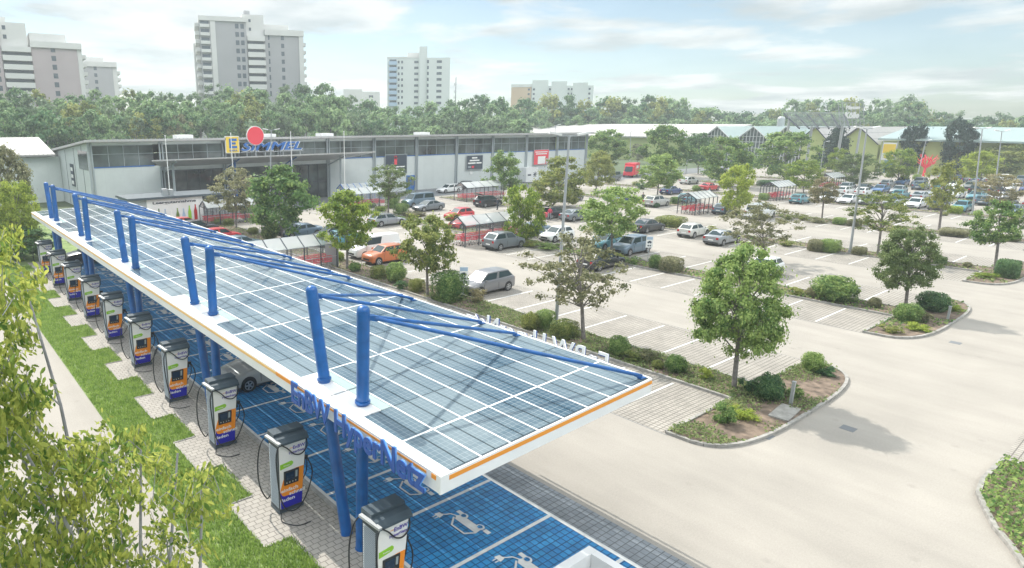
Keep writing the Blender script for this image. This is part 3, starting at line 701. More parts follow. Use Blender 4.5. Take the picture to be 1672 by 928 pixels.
BUSHES = [  # px centre x, centre y, width px, height px, kind, material, look, bed
 (735, 471, 56, 52, 'clipped', 'leaf_green', 'tall dark clipped bush', 0), (781, 484, 26, 26, 'loose', 'leaf_rose', 'small pink-tipped bush', 0),
 (681, 468, 24, 22, 'clipped', 'leaf_olive', 'yellowish clipped bush', 0), (655, 467, 22, 16, 'loose', 'leaf_deep', 'low loose bush', 0),
 (647, 447, 32, 36, 'round', 'leaf_green', 'round green bush', 0), (619, 446, 26, 22, 'clipped', 'leaf_olive', 'small clipped bush with yellow top', 0),
 (579, 438, 20, 16, 'round', 'leaf_green', 'small round bush', 0), (553, 420, 18, 16, 'round', 'leaf_yellow', 'small yellow bush', 0),
 (868, 527, 30, 30, 'round', 'leaf_olive', 'olive clipped bush', 0), (892, 524, 30, 32, 'clipped', 'leaf_green', 'green clipped bush', 0), (925, 541, 42, 32, 'clipped', 'leaf_olive', 'wide flat-topped clipped bush', 0),
 (1014, 568, 32, 36, 'round', 'leaf_green', 'round green bush', 0), (1034, 584, 26, 22, 'loose', 'leaf_olive', 'loose low bush', 0), (1058, 583, 36, 24, 'loose', 'leaf_brown', 'loose brownish bush', 0), (1076, 598, 18, 16, 'round', 'leaf_olive', 'tiny round bush', 0),
 (1108, 598, 32, 32, 'round', 'leaf_green', 'round green bush', 0), (1155, 613, 20, 22, 'loose', 'leaf_yellow', 'small yellowish bush', 0),
 (1189, 680, 38, 40, 'loose', 'leaf_green', 'rounded shrub', 0), (1262, 637, 44, 48, 'round', 'leaf_deep', 'dense blue-green bush', 0), (1231, 633, 30, 30, 'loose', 'leaf_deep', 'loose dark shrub', 0), (1224, 682, 44, 20, 'loose', 'leaf_yellow', 'low yellow-green shrub', 0), (1303, 643, 26, 24, 'loose', 'leaf_green', 'low dark shrub', 0), (1333, 595, 32, 36, 'round', 'leaf_green', 'upright round bush', 0), (1355, 612, 30, 14, 'loose', 'leaf_deep', 'low spreading shrub', 0),
 (1376, 475, 64, 46, 'round', 'leaf_green', 'big round bush', 1), (1333, 479, 22, 20, 'round', 'leaf_brown', 'small brown bush', 1), (1306, 478, 26, 16, 'loose', 'leaf_olive', 'low loose shrub', 1), (1432, 496, 18, 18, 'round', 'leaf_brown', 'small brown bush', 1),
 (1491, 514, 38, 34, 'round', 'leaf_green', 'round green bush', 1), (1513, 519, 24, 22, 'loose', 'leaf_brown', 'brown shrub', 1), (1535, 496, 44, 36, 'round', 'leaf_deep', 'dark round bush', 1), (1464, 541, 30, 14, 'loose', 'leaf_olive', 'low shrub', 1), (1508, 537, 36, 16, 'loose', 'leaf_yellow', 'low yellow shrub', 1), (1565, 505, 26, 14, 'loose', 'leaf_yellow', 'low light green shrub', 1),
 (1072, 429, 20, 24, 'round', 'leaf_green', 'round green bush', 1), (1101, 434, 36, 26, 'clipped', 'leaf_brown', 'brown-topped clipped bush', 1), (1036, 427, 20, 16, 'loose', 'leaf_green', 'low loose shrub', 1), (1010, 420, 24, 14, 'loose', 'leaf_olive', 'low olive shrub', 1), (866, 400, 40, 10, 'loose', 'leaf_olive', 'low spreading shrub', 1), (900, 404, 40, 12, 'loose', 'leaf_green', 'low green shrub', 1),
 (1102, 363, 48, 18, 'clipped', 'leaf_olive', 'flat clipped hedge', 2), (1166, 378, 24, 16, 'loose', 'leaf_olive', 'low loose shrub', 2), (1338, 402, 26, 20, 'clipped', 'leaf_brown', 'brown end of the clipped hedge', 2), (1362, 403, 32, 22, 'clipped', 'leaf_green', 'green clipped hedge', 2), (1408, 411, 22, 14, 'clipped', 'leaf_brown', 'brown clipped bush', 2), (1288, 398, 22, 12, 'loose', 'leaf_olive', 'low shrub', 2), (1540, 427, 20, 14, 'clipped', 'leaf_green', 'clipped bush', 2), (1583, 434, 12, 10, 'round', 'leaf_brown', 'tiny brown bush', 2), (1655, 441, 36, 32, 'clipped', 'leaf_deep', 'large dark clipped bush', 2), (1620, 452, 34, 12, 'loose', 'leaf_yellow', 'low yellow-green shrub', 2),
 (1291, 355, 22, 10, 'loose', 'leaf_olive', 'low shrub', 3), (1314, 356, 18, 10, 'loose', 'leaf_olive', 'small shrub', 3), (1345, 361, 36, 10, 'loose', 'leaf_brown', 'low brown shrub', 3), (1375, 362, 20, 12, 'clipped', 'leaf_green', 'clipped bush', 3), (1400, 365, 22, 12, 'clipped', 'leaf_brown', 'brown clipped bush', 3), (1573, 381, 46, 14, 'clipped', 'leaf_brown', 'long brown clipped hedge', 3), (1660, 390, 24, 12, 'clipped', 'leaf_brown', 'brown clipped bush at the right edge', 3), (1468, 376, 30, 10, 'loose', 'leaf_olive', 'low loose shrub', 3), (1640, 386, 18, 8, 'loose', 'leaf_green', 'low green shrub', 3),
 (1565, 344, 22, 14, 'clipped', 'leaf_yellow', 'bright clipped bush', 4), (1600, 349, 12, 10, 'round', 'leaf_green', 'small bush', 4), (1545, 350, 14, 6, 'loose', 'leaf_olive', 'low shrub', 4), (1250, 322, 16, 12, 'clipped', 'leaf_green', 'clipped bush', 4), (1618, 328, 22, 12, 'round', 'leaf_yellow', 'bright round bush', 4),
 (1138, 308, 12, 10, 'round', 'leaf_green', 'small round bush', 5), (1258, 300, 30, 10, 'clipped', 'leaf_deep', 'flat clipped hedge', 5), (1040, 300, 16, 8, 'loose', 'leaf_olive', 'low shrub', 5),
 (641, 330, 22, 22, 'clipped', 'leaf_green', 'clipped green bush', 6), (655, 342, 24, 18, 'clipped', 'leaf_green', 'clipped bush', 6), (660, 336, 10, 16, 'clipped', 'leaf_deep', 'upright clipped bush', 6), (604, 336, 18, 8, 'clipped', 'leaf_green', 'flat clipped bush', 6), (622, 342, 18, 8, 'clipped', 'leaf_yellow', 'flat yellowish clipped bush', 6), (676, 351, 36, 8, 'clipped', 'leaf_rose', 'reddish clipped hedge', 6), (742, 355, 30, 14, 'loose', 'leaf_yellow', 'yellow-green loose shrub', 6),
 (403, 347, 22, 30, 'round', 'leaf_green', 'upright green bush', 6), (352, 362, 18, 12, 'round', 'leaf_yellow', 'round yellow-green bush', 6), (372, 364, 16, 12, 'clipped', 'leaf_olive', 'clipped bush', 6), (440, 380, 30, 24, 'round', 'leaf_green', 'green bush', 6), (412, 378, 18, 12, 'round', 'leaf_olive', 'olive round bush', 6),
 (1072, 336, 14, 8, 'round', 'leaf_deep', 'small dark bush', 6), (1066, 328, 0, 0, '', '', '', 6), (1105, 328, 16, 12, 'clipped', 'leaf_green', 'clipped bush', 6), (1050, 304, 18, 12, 'loose', 'leaf_deep', 'dark loose shrub', 6), (1330, 345, 0, 0, '', '', '', 6),
 (1604, 283, 22, 8, 'clipped', 'leaf_deep', 'flat dark hedge', 6), (1500, 290, 12, 10, 'round', 'leaf_green', 'round bush', 6), (1455, 286, 10, 8, 'round', 'leaf_deep', 'small dark bush', 6),
]
BN = ['bed beside the canopy', 'second bed from the canopy', 'third bed from the canopy', 'fourth bed from the canopy', 'fifth bed from the canopy', 'beds before the garden centre', 'beds before the supermarket']
blist = []
for (x, y, w, h, kd, mt, look, bed) in BUSHES:
    if not w: continue
    Pb = at(x, y + h / 2); s = mpp(Pb)
    wz = w * s / 2; P = Pb + Vector((FWD.x, FWD.y, 0)).normalized() * (wz * .75)
    hz = max(.22, (zat(P, y - h / 2)) / 2)
    blist.append((bed, P.y, P, wz, hz, kd, mt, look))
blist.sort(key=lambda b: (b[0], b[1]))
from collections import Counter
cnt = Counter(); tot = Counter((b[0], b[7]) for b in blist)
for i, (bed, _, P, wz, hz, kd, mt, look) in enumerate(blist):
    cnt[(bed, look)] += 1; q = cnt[(bed, look)]
    lab = look + ' in the ' + BN[bed] + ('' if tot[(bed, look)] == 1 else f', the {ORD[q-1]} such')
    o = obj('bush', bush_mesh(kd, mt, i % 2), None, (P.x, P.y, hz * .96 + .05)); o.scale = (wz, wz * (.85 if kd == 'clipped' else 1), hz)
    o.rotation_euler = (0, 0, (i * 1.7) % 6.28 if kd != 'clipped' else .05)
    tag(o, lab, 'bush', 'bushes in the planting beds')
def inpoly(x, y, poly):
    c = False
    for (x0, y0), (x1, y1) in zip(poly, poly[1:] + poly[:1]):
        if (y0 > y) != (y1 > y) and x < (x1 - x0) * (y - y0) / (y1 - y0) + x0: c = not c
    return c
r = np.random.default_rng(77)
for bi, poly in enumerate(BEDPOLY):
    n = [85000, 34000, 15000, 9000, 6000, 5000, 4000][bi]
    B = BEDS[bi]; ye = ROWEND[bi]
    yy = r.uniform(9.4, ye, n) if bi else np.where(r.uniform(0, 1, n) < .6, r.uniform(9.4, 30, n), r.uniform(9.4, ye, n))
    xx = r.uniform(B - 5.3, B + 8, n); m_ = np.array([inpoly(a, b, poly) for a, b in zip(xx, yy)])
    patch = np.sin(xx * 1.9 + 1) + np.sin(yy * .9 + xx) + np.sin(yy * 2.3)
    m_ &= (patch + r.uniform(-1.2, 1.2, n) > np.where(yy < 12, .2, -1.9))
    xx, yy = xx[m_], yy[m_]; pt = patch[m_]
    zz = .08 + r.uniform(0, .10, len(xx)) + np.clip(pt, 0, 2) * .05
    s = .05 if bi == 0 else .06 + .012 * bi
    C_, U, V = leaves(r, np.stack([xx, yy, zz], 1), s, np.tile(np.array([[0, 0, .7]]), (len(xx), 1)))
    tag(obj('ground_cover', quads_mesh('ground_cover', C_, U, V, M['leaf_pale' if bi % 2 == 0 else 'leaf_green'])), 'low green ground cover growing in the ' + (BN[bi] if bi < 5 else 'far planting beds'), 'ground cover', kind='stuff')
n = 9000; xx = r.uniform(22.8, 30.5, n); yy = r.uniform(-4, 3.5, n); m_ = np.array([inpoly(a, b, nb) for a, b in zip(xx, yy)]); xx, yy = xx[m_], yy[m_]
C_, U, V = leaves(r, np.stack([xx, yy, .1 + r.uniform(0, .35, len(xx))], 1), .06, np.tile(np.array([[0, 0, .7]]), (len(xx), 1)))
tag(obj('ground_cover', quads_mesh('ground_cover', C_, U, V, M['leaf_green'])), 'leafy ground cover in the curved bed at the lower right corner', 'ground cover', kind='stuff')
# lawn blades
n = 110000; yy = 4 + (r.uniform(0, 1, n) ** 1.7) * 62; xx = r.uniform(5.22, 7.72, n)
pad = ((yy - 15.2) % 5.2 < 2.67) & (xx > 6.83); xx, yy = xx[~pad], yy[~pad]; n = len(xx)
hh = r.uniform(.03, .085, n)
U = np.stack([r.uniform(-.02, .02, n), r.uniform(-.02, .02, n), np.zeros(n)], 1); V = np.stack([r.uniform(-.03, .03, n), r.uniform(-.03, .03, n), hh], 1)
tag(obj('grass', quads_mesh('grass', np.stack([xx, yy, hh * .9], 1), U, V, leafmat('grass_blades', (.15, .26, .05), (.34, .46, .12), .45))), 'short mown grass between the footpath and the charger pavement', 'grass', kind='stuff')

# ------------------------------------------------------------------ solar canopy
XL, XR, Y0, Y1 = 8.35, 16.42, 9.32, 62.42
def rz_(x): return 4.55 + .035 * (x - 8.4)
can = thing('solar_canopy', 'long solar charging canopy with blue columns, stay rods and translucent solar roof', 'canopy', (9.1, 13.5, 0))
def lc(): return MB()
def cb(mb, name, m, smooth=False):
    o = mb.build(name, m, None, smooth); o.parent = can; o.matrix_parent_inverse = Matrix.Translation(Vector((-9.1, -13.5, 0))); return o
COLY = [13.5 + 10.5 * k for k in range(5)]
GX0, GY0, PX_, PY_ = 8.66, 9.42, .97, 1.655
# module: local origin at the grid corner so the cell pattern matches on all
pvm = MB(); pvm.box(.03, .02, -.02, PX_ - .03, PY_ - .02, .012)
tilt = math.atan(.035)
pvme = pvm.mesh('solar_panel', M['pv'])
mods = []
for i in range(8):
    for j in range(32):
        yc = GY0 + PY_ * (j + .5)
        if i == 0 and any(abs(yc - (y + 1.15)) < 2.2 for y in COLY): continue
        mods.append((i, j))
mods.sort(key=lambda t: t[1])
near, rest = mods[:100], mods[100:]
for i, j in near:
    o = obj('solar_panel', pvme, None, (GX0 + PX_ * i, GY0 + PY_ * j, rz_(GX0 + PX_ * i))); o.rotation_euler = (0, -tilt, 0)
    o.parent = can; o.matrix_parent_inverse = Matrix.Translation(Vector((-9.1, -13.5, 0)))
m = MB()
for i, j in rest:
    a, b = PX_ * i, PY_ * j; m.box(a + .03, b + .02, -.02, a + PX_ - .03, b + PY_ - .02, .012)
o = m.build('solar_panel_field', M['pv']); o.location = (GX0, GY0, rz_(GX0)); o.rotation_euler = (0, -tilt, 0); o.parent = can; o.matrix_parent_inverse = Matrix.Translation(Vector((-9.1, -13.5, 0))); o['kind'] = 'stuff'
def slab(mb, x0, y0, x1, y1, dz0, dz1):                    # slab following the roof fall
    v = [(x, y, rz_(x) + d) for d in (dz0, dz1) for x, y in ((x0, y0), (x1, y0), (x1, y1), (x0, y1))]
    mb.add(v, [(0, 3, 2, 1), (4, 5, 6, 7), (0, 1, 5, 4), (1, 2, 6, 5), (2, 3, 7, 6), (3, 0, 4, 7)])
m = MB()
for i in range(9): slab(m, GX0 + PX_ * i - .022, Y0 + .06, GX0 + PX_ * i + .022, Y1 - .06, -.06, .02)
cb(m, 'roof_glazing_bars', M['alu'])
m = MB(); m2 = MB()
for j in range(33):
    y = GY0 + PY_ * j
    if j % 3 == 1: slab(m, GX0, y - .030, GX0 + 8 * PX_, y + .030, -.07, .016); cb(m, 'cross_bar', M['alu']); m = MB()
    else: slab(m2, GX0, y - .012, GX0 + 8 * PX_, y + .012, -.05, .003)
cb(m2, 'panel_joint_seals', M['darkgrey'])
m = MB(); slab(m, XL + .03, Y0 + .05, GX0 - .03, Y1 - .05, -.05, .026); slab(m, GX0 + 8 * PX_ + .03, Y0 + .05, XR - .03, Y1 - .05, -.05, .026)
cb(m, 'edge_gutter', M['whitepaint'])
m = MB()
for j in range(0, 33, 2): slab(m, XL + .04, GY0 + PY_ * j - .008, GX0 - .03, GY0 + PY_ * j + .008, .026, .029)
cb(m, 'gutter_joint', M['darkgrey'])
for y in COLY:
    m = MB(); m2 = MB()
    js = [j for j in range(32) if abs(GY0 + PY_ * (j + .5) - (y + 1.15)) < 2.2]
    for j in js:
        a = GY0 + PY_ * j; slab(m, GX0 + .035, a + .03, GX0 + PX_ * .62, a + PY_ - .03, -.03, .012); slab(m2, GX0 + PX_ * .62 + .02, a + .03, GX0 + PX_ - .035, a + PY_ - .03, -.03, .008)
    cb(m, 'cover_plate', M['whitepaint']); cb(m2, 'frosted_glass_strip', M['ghglass'])
# fascia
m = MB(); m.box(XL, Y0, 4.14, XL + .05, Y1, 4.57); cb(m, 'long_fascia', M['whitepaint'])
m = MB(); m.box(XR - .05, Y0, rz_(XR) - .42, XR, Y1, rz_(XR) + .02); cb(m, 'rear_fascia', M['whitepaint'])
def endf(y0, y1, d0, d1, x0=XL, x1=XR):
    m = MB(); m.add([(x, y, rz_(x) + d) for d in (d0, d1) for x, y in ((x0, y0), (x1, y0), (x1, y1), (x0, y1))], [(0, 3, 2, 1), (4, 5, 6, 7), (0, 1, 5, 4), (1, 2, 6, 5), (2, 3, 7, 6), (3, 0, 4, 7)]); return m
cb(endf(Y0 - .003, Y0 + .05, -.42, .022, XL - .003, XR + .003), 'end_fascia', M['whitepaint']); cb(endf(Y1 - .05, Y1, -.42, .02, XL + .053, XR - .053), 'end_fascia', M['whitepaint'])
cb(endf(Y0 - .012, Y0 - .004, -.14, -.035, XL + .25, XR), 'orange_stripe', M['orange'])
m = MB(); m.box(XL - .010, 17.05, 4.43, XL - .001, Y1, 4.52); cb(m, 'amber_stripe', M['yelloworange'])
m = MB(); m.box(XL - .012, 15.85, 4.42, XL - .001, 17.02, 4.53); m.box(XL - .012, Y0 + .15, 4.42, XL - .001, 9.62, 4.53); m.box(XL - .010, 9.8, 4.44, XL - .001, 15.8, 4.50); cb(m, 'orange_stripe', M['orange'])
# structure below the roof
m = MB()
for y in COLY:
    for yy_ in (y + .02, y + 1.9):
        m.add([(x, yy_ + s, rz_(x) + d) for d in (-.26, -.08) for x, s in ((8.5, -.06), (16.2, -.06), (16.2, .06), (8.5, .06))], [(0, 3, 2, 1), (4, 5, 6, 7), (0, 1, 5, 4), (1, 2, 6, 5), (2, 3, 7, 6), (3, 0, 4, 7)])
cb(m, 'roof_beam', M['bluesteel'])
for x in (9.6, 12.5, 15.6):
    m = MB(); m.box(x - .05, Y0 + .1, rz_(x) - .2, x + .05, Y1 - .1, rz_(x) - .075); cb(m, 'purlin', M['bluesteel'])
def colend(a, b, r):
    m = MB(); m.tube(a, b, r, n=20); return m
for y in COLY:
    for (a, b) in (((9.08, y, 0), (9.08, y - .22, 7.25)), ((9.11, y + .84, 0), (9.06, y + 2.42, 7.25))):
        a = Vector(a); b = Vector(b); m = MB(); m.tube(a, b, .175, n=20); m.ball(b, (.175, .175, .15), 20, 5, 0.)
        c = cb(m, 'column', M['bluesteel'], True)
        d = (b - a); m = MB(); m.tube(a, a + d * .004, .19, n=20)
        q = a + d * (4.66 / 7.25); m.tube(q - d * .003, q + d * .006, .215, n=20); m.tube(b - d * .012, b - d * .008, .18, n=20)
        cb(m, 'column_collar', M['bluesteel'])
        q = a + d * (3.15 / 7.25); m = MB(); m.bar(q, (q.x + 1.5, q.y, rz_(q.x + 1.5) - .2), .13, .13); cb(m, 'brace', M['bluesteel'])
        first = b.y < y
        for ny in ((b.y - 3.75, b.y + 1.05) if first else (b.y + .12, b.y + 4.85)):
            e = Vector((16.22, max(ny, 9.5), rz_(16.22) + .09)); s0 = Vector((b.x + .2, b.y, 7.05)); s0.y += .05 if ny > b.y else -.05
            if e.y > Y1 - .3: e.y = Y1 - .3
            m = MB(); dd = (e - s0).normalized(); m.tube(s0 + dd * .12, e - dd * .15, .054, n=10)
            st = cb(m, 'stay_rod', M['bluesteel'], True)
            m = MB(); m.bar(s0 - Vector((.08, 0, 0)), s0 + dd * .2, .05, .14); m.bar(e - dd * .25, e + Vector((0, 0, -.02)), .05, .11); m.box(e.x - .12, e.y - .08, rz_(16.22) + .02, e.x + .12, e.y + .08, rz_(16.22) + .045)
            for f in (.10, .17): 
                q2 = s0 + dd * f; m.tube(q2 - Vector((0, .05, 0)), q2 + Vector((0, .05, 0)), .018, n=6)
            o = m.build('clevis', M['bluesteel']); o.parent = st
def place_text(me, X, Y, Z, origin, parent=None, name='lettering', scale=(1, 1, 1)):
    o = bpy.data.objects.new(name, me); col.objects.link(o)
    mt = Matrix.Identity(4)
    for i, a in enumerate((X, Y, Z)):
        for k in range(3): mt[k][i] = a[k] * scale[i]
    mt.translation = origin; o.matrix_world = mt
    if parent is not None:
        o.parent = parent; o.matrix_parent_inverse = (Matrix.Translation(parent.location) @ Matrix.Rotation(parent.rotation_euler.z, 4, 'Z')).inverted()
    return o
def sized(s, width, height, depth, mats, bold=.0, shear=0.):
    me = text_mesh(s, 1., depth, bold, shear, mats=mats)
    xs = [v.co.x for v in me.vertices]; ys = [v.co.y for v in me.vertices]
    cap = text_mesh('E', 1., 0, bold); cy_ = [v.co.y for v in cap.vertices]; hcap = max(cy_) - min(cy_)
    bpy.data.meshes.remove(cap)
    sx = width / (max(xs) - min(xs)); sy = height / hcap; x0 = min(xs)
    for v in me.vertices: v.co.x = (v.co.x - x0) * sx; v.co.y *= sy
    return me
for (X, Z, x, y, wd) in (((0, -1, 0), (-1, 0, 0), 8.2, 15.72, 6.08), ((0, 1, 0), (1, 0, 0), 16.56, 10.9, 6.3)):
    sg = None
    b1 = sized('EnBW HyperNetz', wd, .64, .022, [M['letterret'] if x < 10 else M['textwhite']], .006)
    b2 = sized('EnBW HyperNetz', wd, .64, .010, [M['letterblue']], .026)
    zb = 4.09 if x < 10 else 4.46
    o = place_text(b1, X, (0, 0, 1), Z, (x, y, zb), None, 'sign_lettering'); f = place_text(b2, X, (0, 0, 1), Z, (x + Z[0] * .033, y, zb), None, 'letter_face')
    for q in (o, f): q.parent = can; q.matrix_parent_inverse = Matrix.Translation(Vector((-9.1, -13.5, 0)))

# ------------------------------------------------------------------ chargers
def charger():
    t = thing('charger', '', 'charger', (0, 0, 0), 0, 'rapid chargers along the pavement under the canopy edge')
    W, D = .84, .56
    m = MB(); m.box(.05, .03, 0, W - .05, D, .09); m.build('plinth', M['darkgrey'], t)
    m = MB()                                              # side walls leaning out towards the top, front sloping
    z0, z1 = .09, 2.22
    v = [(.06, .02, z0), (W - .12, .02, z0), (W - .12, D, z0), (.06, D, z0), (0, .0, z1), (W, .0, z1), (W, D, z1), (0, D, z1)]
    m.add(v, [(0, 3, 2, 1), (4, 5, 6, 7), (0, 1, 5, 4), (1, 2, 6, 5), (2, 3, 7, 6), (3, 0, 4, 7)]); m.build('housing', M['charcoal'], t)
    def fx(u, z): # front width interpolation
        k = (z - z0) / (z1 - z0); l = .06 * (1 - k) + .0 * k; r_ = (W - .12) * (1 - k) + W * k; return l + (r_ - l) * u
    def fy(z): k = (z - z0) / (z1 - z0); return .02 * (1 - k)
    def fp(pts, dy):  return [(fx(u, z), fy(z) - dy, z) for u, z in pts]
    def plate(pts, dy, th):
        m = MB(); a = fp(pts, dy); b = fp(pts, dy - th); n = len(pts)
        m.add(a + b, [tuple(range(n)), tuple(range(2 * n - 1, n - 1, -1))] + [(i, n + i, n + (i + 1) % n, (i + 1) % n) for i in range(n)]); return m
    fr = plate([(.03, .17), (.97, .17), (.97, 2.2), (.03, 2.2)], .022, .02).build('front_panel', M['panelwhite'], t)
    arc = [(.04 + .0 * i, .62 + .0 * i) for i in range(1)]
    org = [(.035, .40), (.965, .40), (.965, 1.37), (.66, 1.37)] + [(.66 - .58 * math.sin(a * math.pi / 12), .80 + .57 * math.cos(a * math.pi / 12)) for a in range(0, 6)] + [(.035, .78)]
    plate(org, .026, .004).build('orange_field', M['corange'], fr)
    plate([(.035, .175), (.965, .175), (.965, .62), (.80, .62), (.74, .56), (.20, .56), (.10, .60), (.035, .74)], .030, .004).build('blue_field', M['cblue'], fr)
    plate([(.05, 1.45), (.48, 1.50), (.54, 1.55), (.54, 1.60), (.48, 1.65), (.05, 1.61)], .030, .008).build('lime_badge', M['lime'], fr)
    m = plate([(.18, .92), (.76, .92), (.76, 1.36), (.18, 1.36)], .055, .035); sc = m.build('display_unit', M['black'], t)
    plate([(.24, 1.06), (.58, 1.06), (.58, 1.31), (.24, 1.31)], .0575, .002).build('screen', M['screen'], sc)
    plate([(.62, 1.1), (.70, 1.1), (.70, 1.31), (.62, 1.31)], .0575, .002).build('card_reader', M['louvre'], sc)
    m = MB()
    for q in range(4):
        u = .28 + .12 * q; m.tube((fx(u, .99), fy(.99) - .054, .99), (fx(u, .99), fy(.99) - .060, .99), .014, n=8)
    m.build('keys', M['textwhite'], sc)
    def txt(s, u, z, w, h, m_, rise=0.):
        me = sized(s, w, h, .002, [m_], .012)
        o = obj('lettering', me, fr, (fx(u, z), fy(z) - .034, z)); o.rotation_euler = (math.pi / 2, 0, 0); return o
    txt('EnBW', .52, 2.00, .36, .105, M['purple']); txt('HyperNetz', .38, 1.87, .47, .075, M['purple'])
    plate([(.40, 2.045), (.52, 2.045), (.52, 2.06), (.40, 2.06)], .026, .003).build('logo_dash', M['orange'], fr)
    txt('einfach', .06, .70, .50, .11, M['textwhite']); txt('schnell', .40, .55, .46, .11, M['textwhite']); txt('laden', .08, .39, .38, .11, M['textwhite'])
    txt('Premium', .18, 1.53, .18, .035, M['textwhite'])
    # side louvres
    for sx in (0, 1):
        m = MB()
        for i in range(40):
            z = .20 + i * .0485; k = (z - z0) / (z1 - z0)
            x = (.06 * (1 - k)) if sx == 0 else ((W - .12) * (1 - k) + W * k)
            a = -.008 if sx == 0 else .008
            m.add([(x + a * 2.2, .05, z), (x + a * 2.2, D - .04, z), (x, D - .04, z + .014), (x, .05, z + .014), (x + a * .1, .05, z - .004), (x + a * .1, D - .04, z - .004)], [(0, 1, 2, 3), (4, 5, 1, 0)])
        m.build('louvre_grille', M['louvre'], t)
    # cap
    m = MB(); m.prism_y  # noqa
    prof = [(-.10, 2.24), (-.10, 2.30), (.02, 2.40), (D * .35, 2.42), (D * .35, 2.50), (D + .02, 2.50), (D + .02, 2.26)]
    n = len(prof)
    m.add([(-.02, p[0], p[1]) for p in prof] + [(W + .03, p[0], p[1]) for p in prof], [tuple(range(n)), tuple(range(2 * n - 1, n - 1, -1))] + [(i, n + i, n + (i + 1) % n, (i + 1) % n) for i in range(n)])
    m.build('cap', M['darkgrey'], t)
    m = MB()                                              # cable arms at the left
    m.bar((-.10, .50, 2.38), (-.02, -.16, 2.34), .09, .06); m.build('cable_arm', M['steel'], t); m = MB(); m.bar((W + .05, .5, 2.36), (W + .05, .1, 2.33), .05, .05); m.build('cable_hook', M['steel'], t)
    def curve(pts, rr, nm, seg=9):
        P_ = [Vector(p) for p in pts]; out = []
        for i in range(len(P_) - 1):
            p0 = P_[max(i - 1, 0)]; p1 = P_[i]; p2 = P_[i + 1]; p3 = P_[min(i + 2, len(P_) - 1)]
            for s_ in range(seg):
                u = s_ / seg; out.append(.5 * ((2 * p1) + (-p0 + p2) * u + (2 * p0 - 5 * p1 + 4 * p2 - p3) * u * u + (-p0 + 3 * p1 - 3 * p2 + p3) * u ** 3))
        out.append(P_[-1]); m = MB(); m.path(out, rr, 6); return m.build(nm, M['black'], t, True)
    curve([(-.06, .52, 2.37), (-.22, .58, 2.1), (-.30, .6, 1.5), (-.26, .58, .8), (-.10, .5, .35), (-.02, .45, .45)], .019, 'cable')
    curve([(-.03, -.14, 2.32), (-.14, -.2, 2.0), (-.10, -.22, 1.2), (0., -.2, .6), (.18, -.20, .22), (.5, -.16, .12), (.86, .0, .35), (1.12, .15, .9), (1.02, .2, 1.35), (.90, .2, 1.5)], .019, 'cable')
    curve([(.02, -.12, 2.32), (.25, -.08, 2.1), (.45, -.07, 1.86), (.66, -.07, 1.80), (.84, -.04, 1.95), (.88, .05, 2.2)], .019, 'cable')
    curve([(.88, .22, 1.48), (1.0, .25, 1.3), (.98, .25, .95), (.82, .2, .72)], .016, 'cable')
    m = MB(); m.bar((W - .02, .2, 1.50), (W + .14, .2, 1.46), .09, .10); m.tube((W + .02, .2, 1.44), (W + .05, .2, 1.30), .04, n=8)
    m.build('plug_holster', M['black'], t)
    curve([(.1, -.0, .05), (-.05, -.35, .025), (.2, -.75, .022), (.55, -.80, .022)], .014, 'cable')
    return t
ch0 = charger()
def reshape(o, par=Matrix.Identity(4)):
    for c in o.children:
        w = par @ c.matrix_basis
        for v in c.data.vertices:
            p = w @ v.co; v.co = ((p.x - .06) * 1.18 + .04 * p.z, p.y * 1.12, p.z * 1.065)
        reshape(c, w); c.matrix_basis = Matrix.Identity(4)
reshape(ch0)
CL = ['foreground charger cut off by the bottom edge', 'second charger, standing before the nearest column pair', 'charger beside the front of the silver SUV',
      'charger between the silver SUV and second column pair', 'charger just beyond the second column pair', 'charger halfway down the row of ten',
      'charger right before the third column pair', 'charger with two smaller ones beyond it', 'charger next to the farthest one in its row', 'farthest and smallest charger beside the last columns']
for k in range(10):
    y = 11.17 + 5.21 * k
    lab = 'white and orange ' + CL[k]
    if k == 0: ch0.location = (7.95, y, .018); ch0['label'] = lab
    else: copy_tree(ch0, (7.95, y, .018), 0, lab)

# ------------------------------------------------------------------ supermarket
mk = thing('supermarket', 'long grey supermarket with a window band under a thin overhanging roof', 'supermarket', (72, 113, 0))
def part(mb, name, mats, root, smooth=False, parent=None):
    o = mb.build(name, mats, None, smooth); par = parent or root; o.parent = par
    w = Matrix.Translation(root.location) @ Matrix.Rotation(root.rotation_euler.z, 4, 'Z')
    if parent is None: o.matrix_parent_inverse = w.inverted()
    return o
SX0, SX1, SY = 19.9, 124.6, 92.2
POST = [19.98, 29.2, 38.4, 47.4, 56.3, 65.6, 75.0, 84.8, 94.5, 104.4, 114.2, 124.4]
m = MB()
m.box(SX0, SY, 0, 28.9, SY + .4, 6.2); m.box(56.2, SY, 0, SX1, SY + .4, 6.2); m.box(28.9, SY, 5.5, 56.2, SY + .4, 6.2)
m.box(SX0, SY + .003, 9.1, SX1, SY + .4, 9.5)
m.add([(SX0, SY + .4, 0), (SX0, 133, 0), (SX0, 133, 6.1), (SX0, SY + .4, 9.4), (SX0 + .4, SY + .4, 0), (SX0 + .4, 133, 0), (SX0 + .4, 133, 6.1), (SX0 + .4, SY + .4, 9.4)],
      [(3, 2, 1, 0), (4, 5, 6, 7), (0, 4, 7, 3), (1, 2, 6, 5), (2, 3, 7, 6)])
m.box(SX1 - .4, SY + .4, 0, SX1, 133, 6.1); m.box(SX0 + .4, 132.6, 0, SX1 - .4, 133, 6.1)
part(m, 'wall', M['wall'], mk)
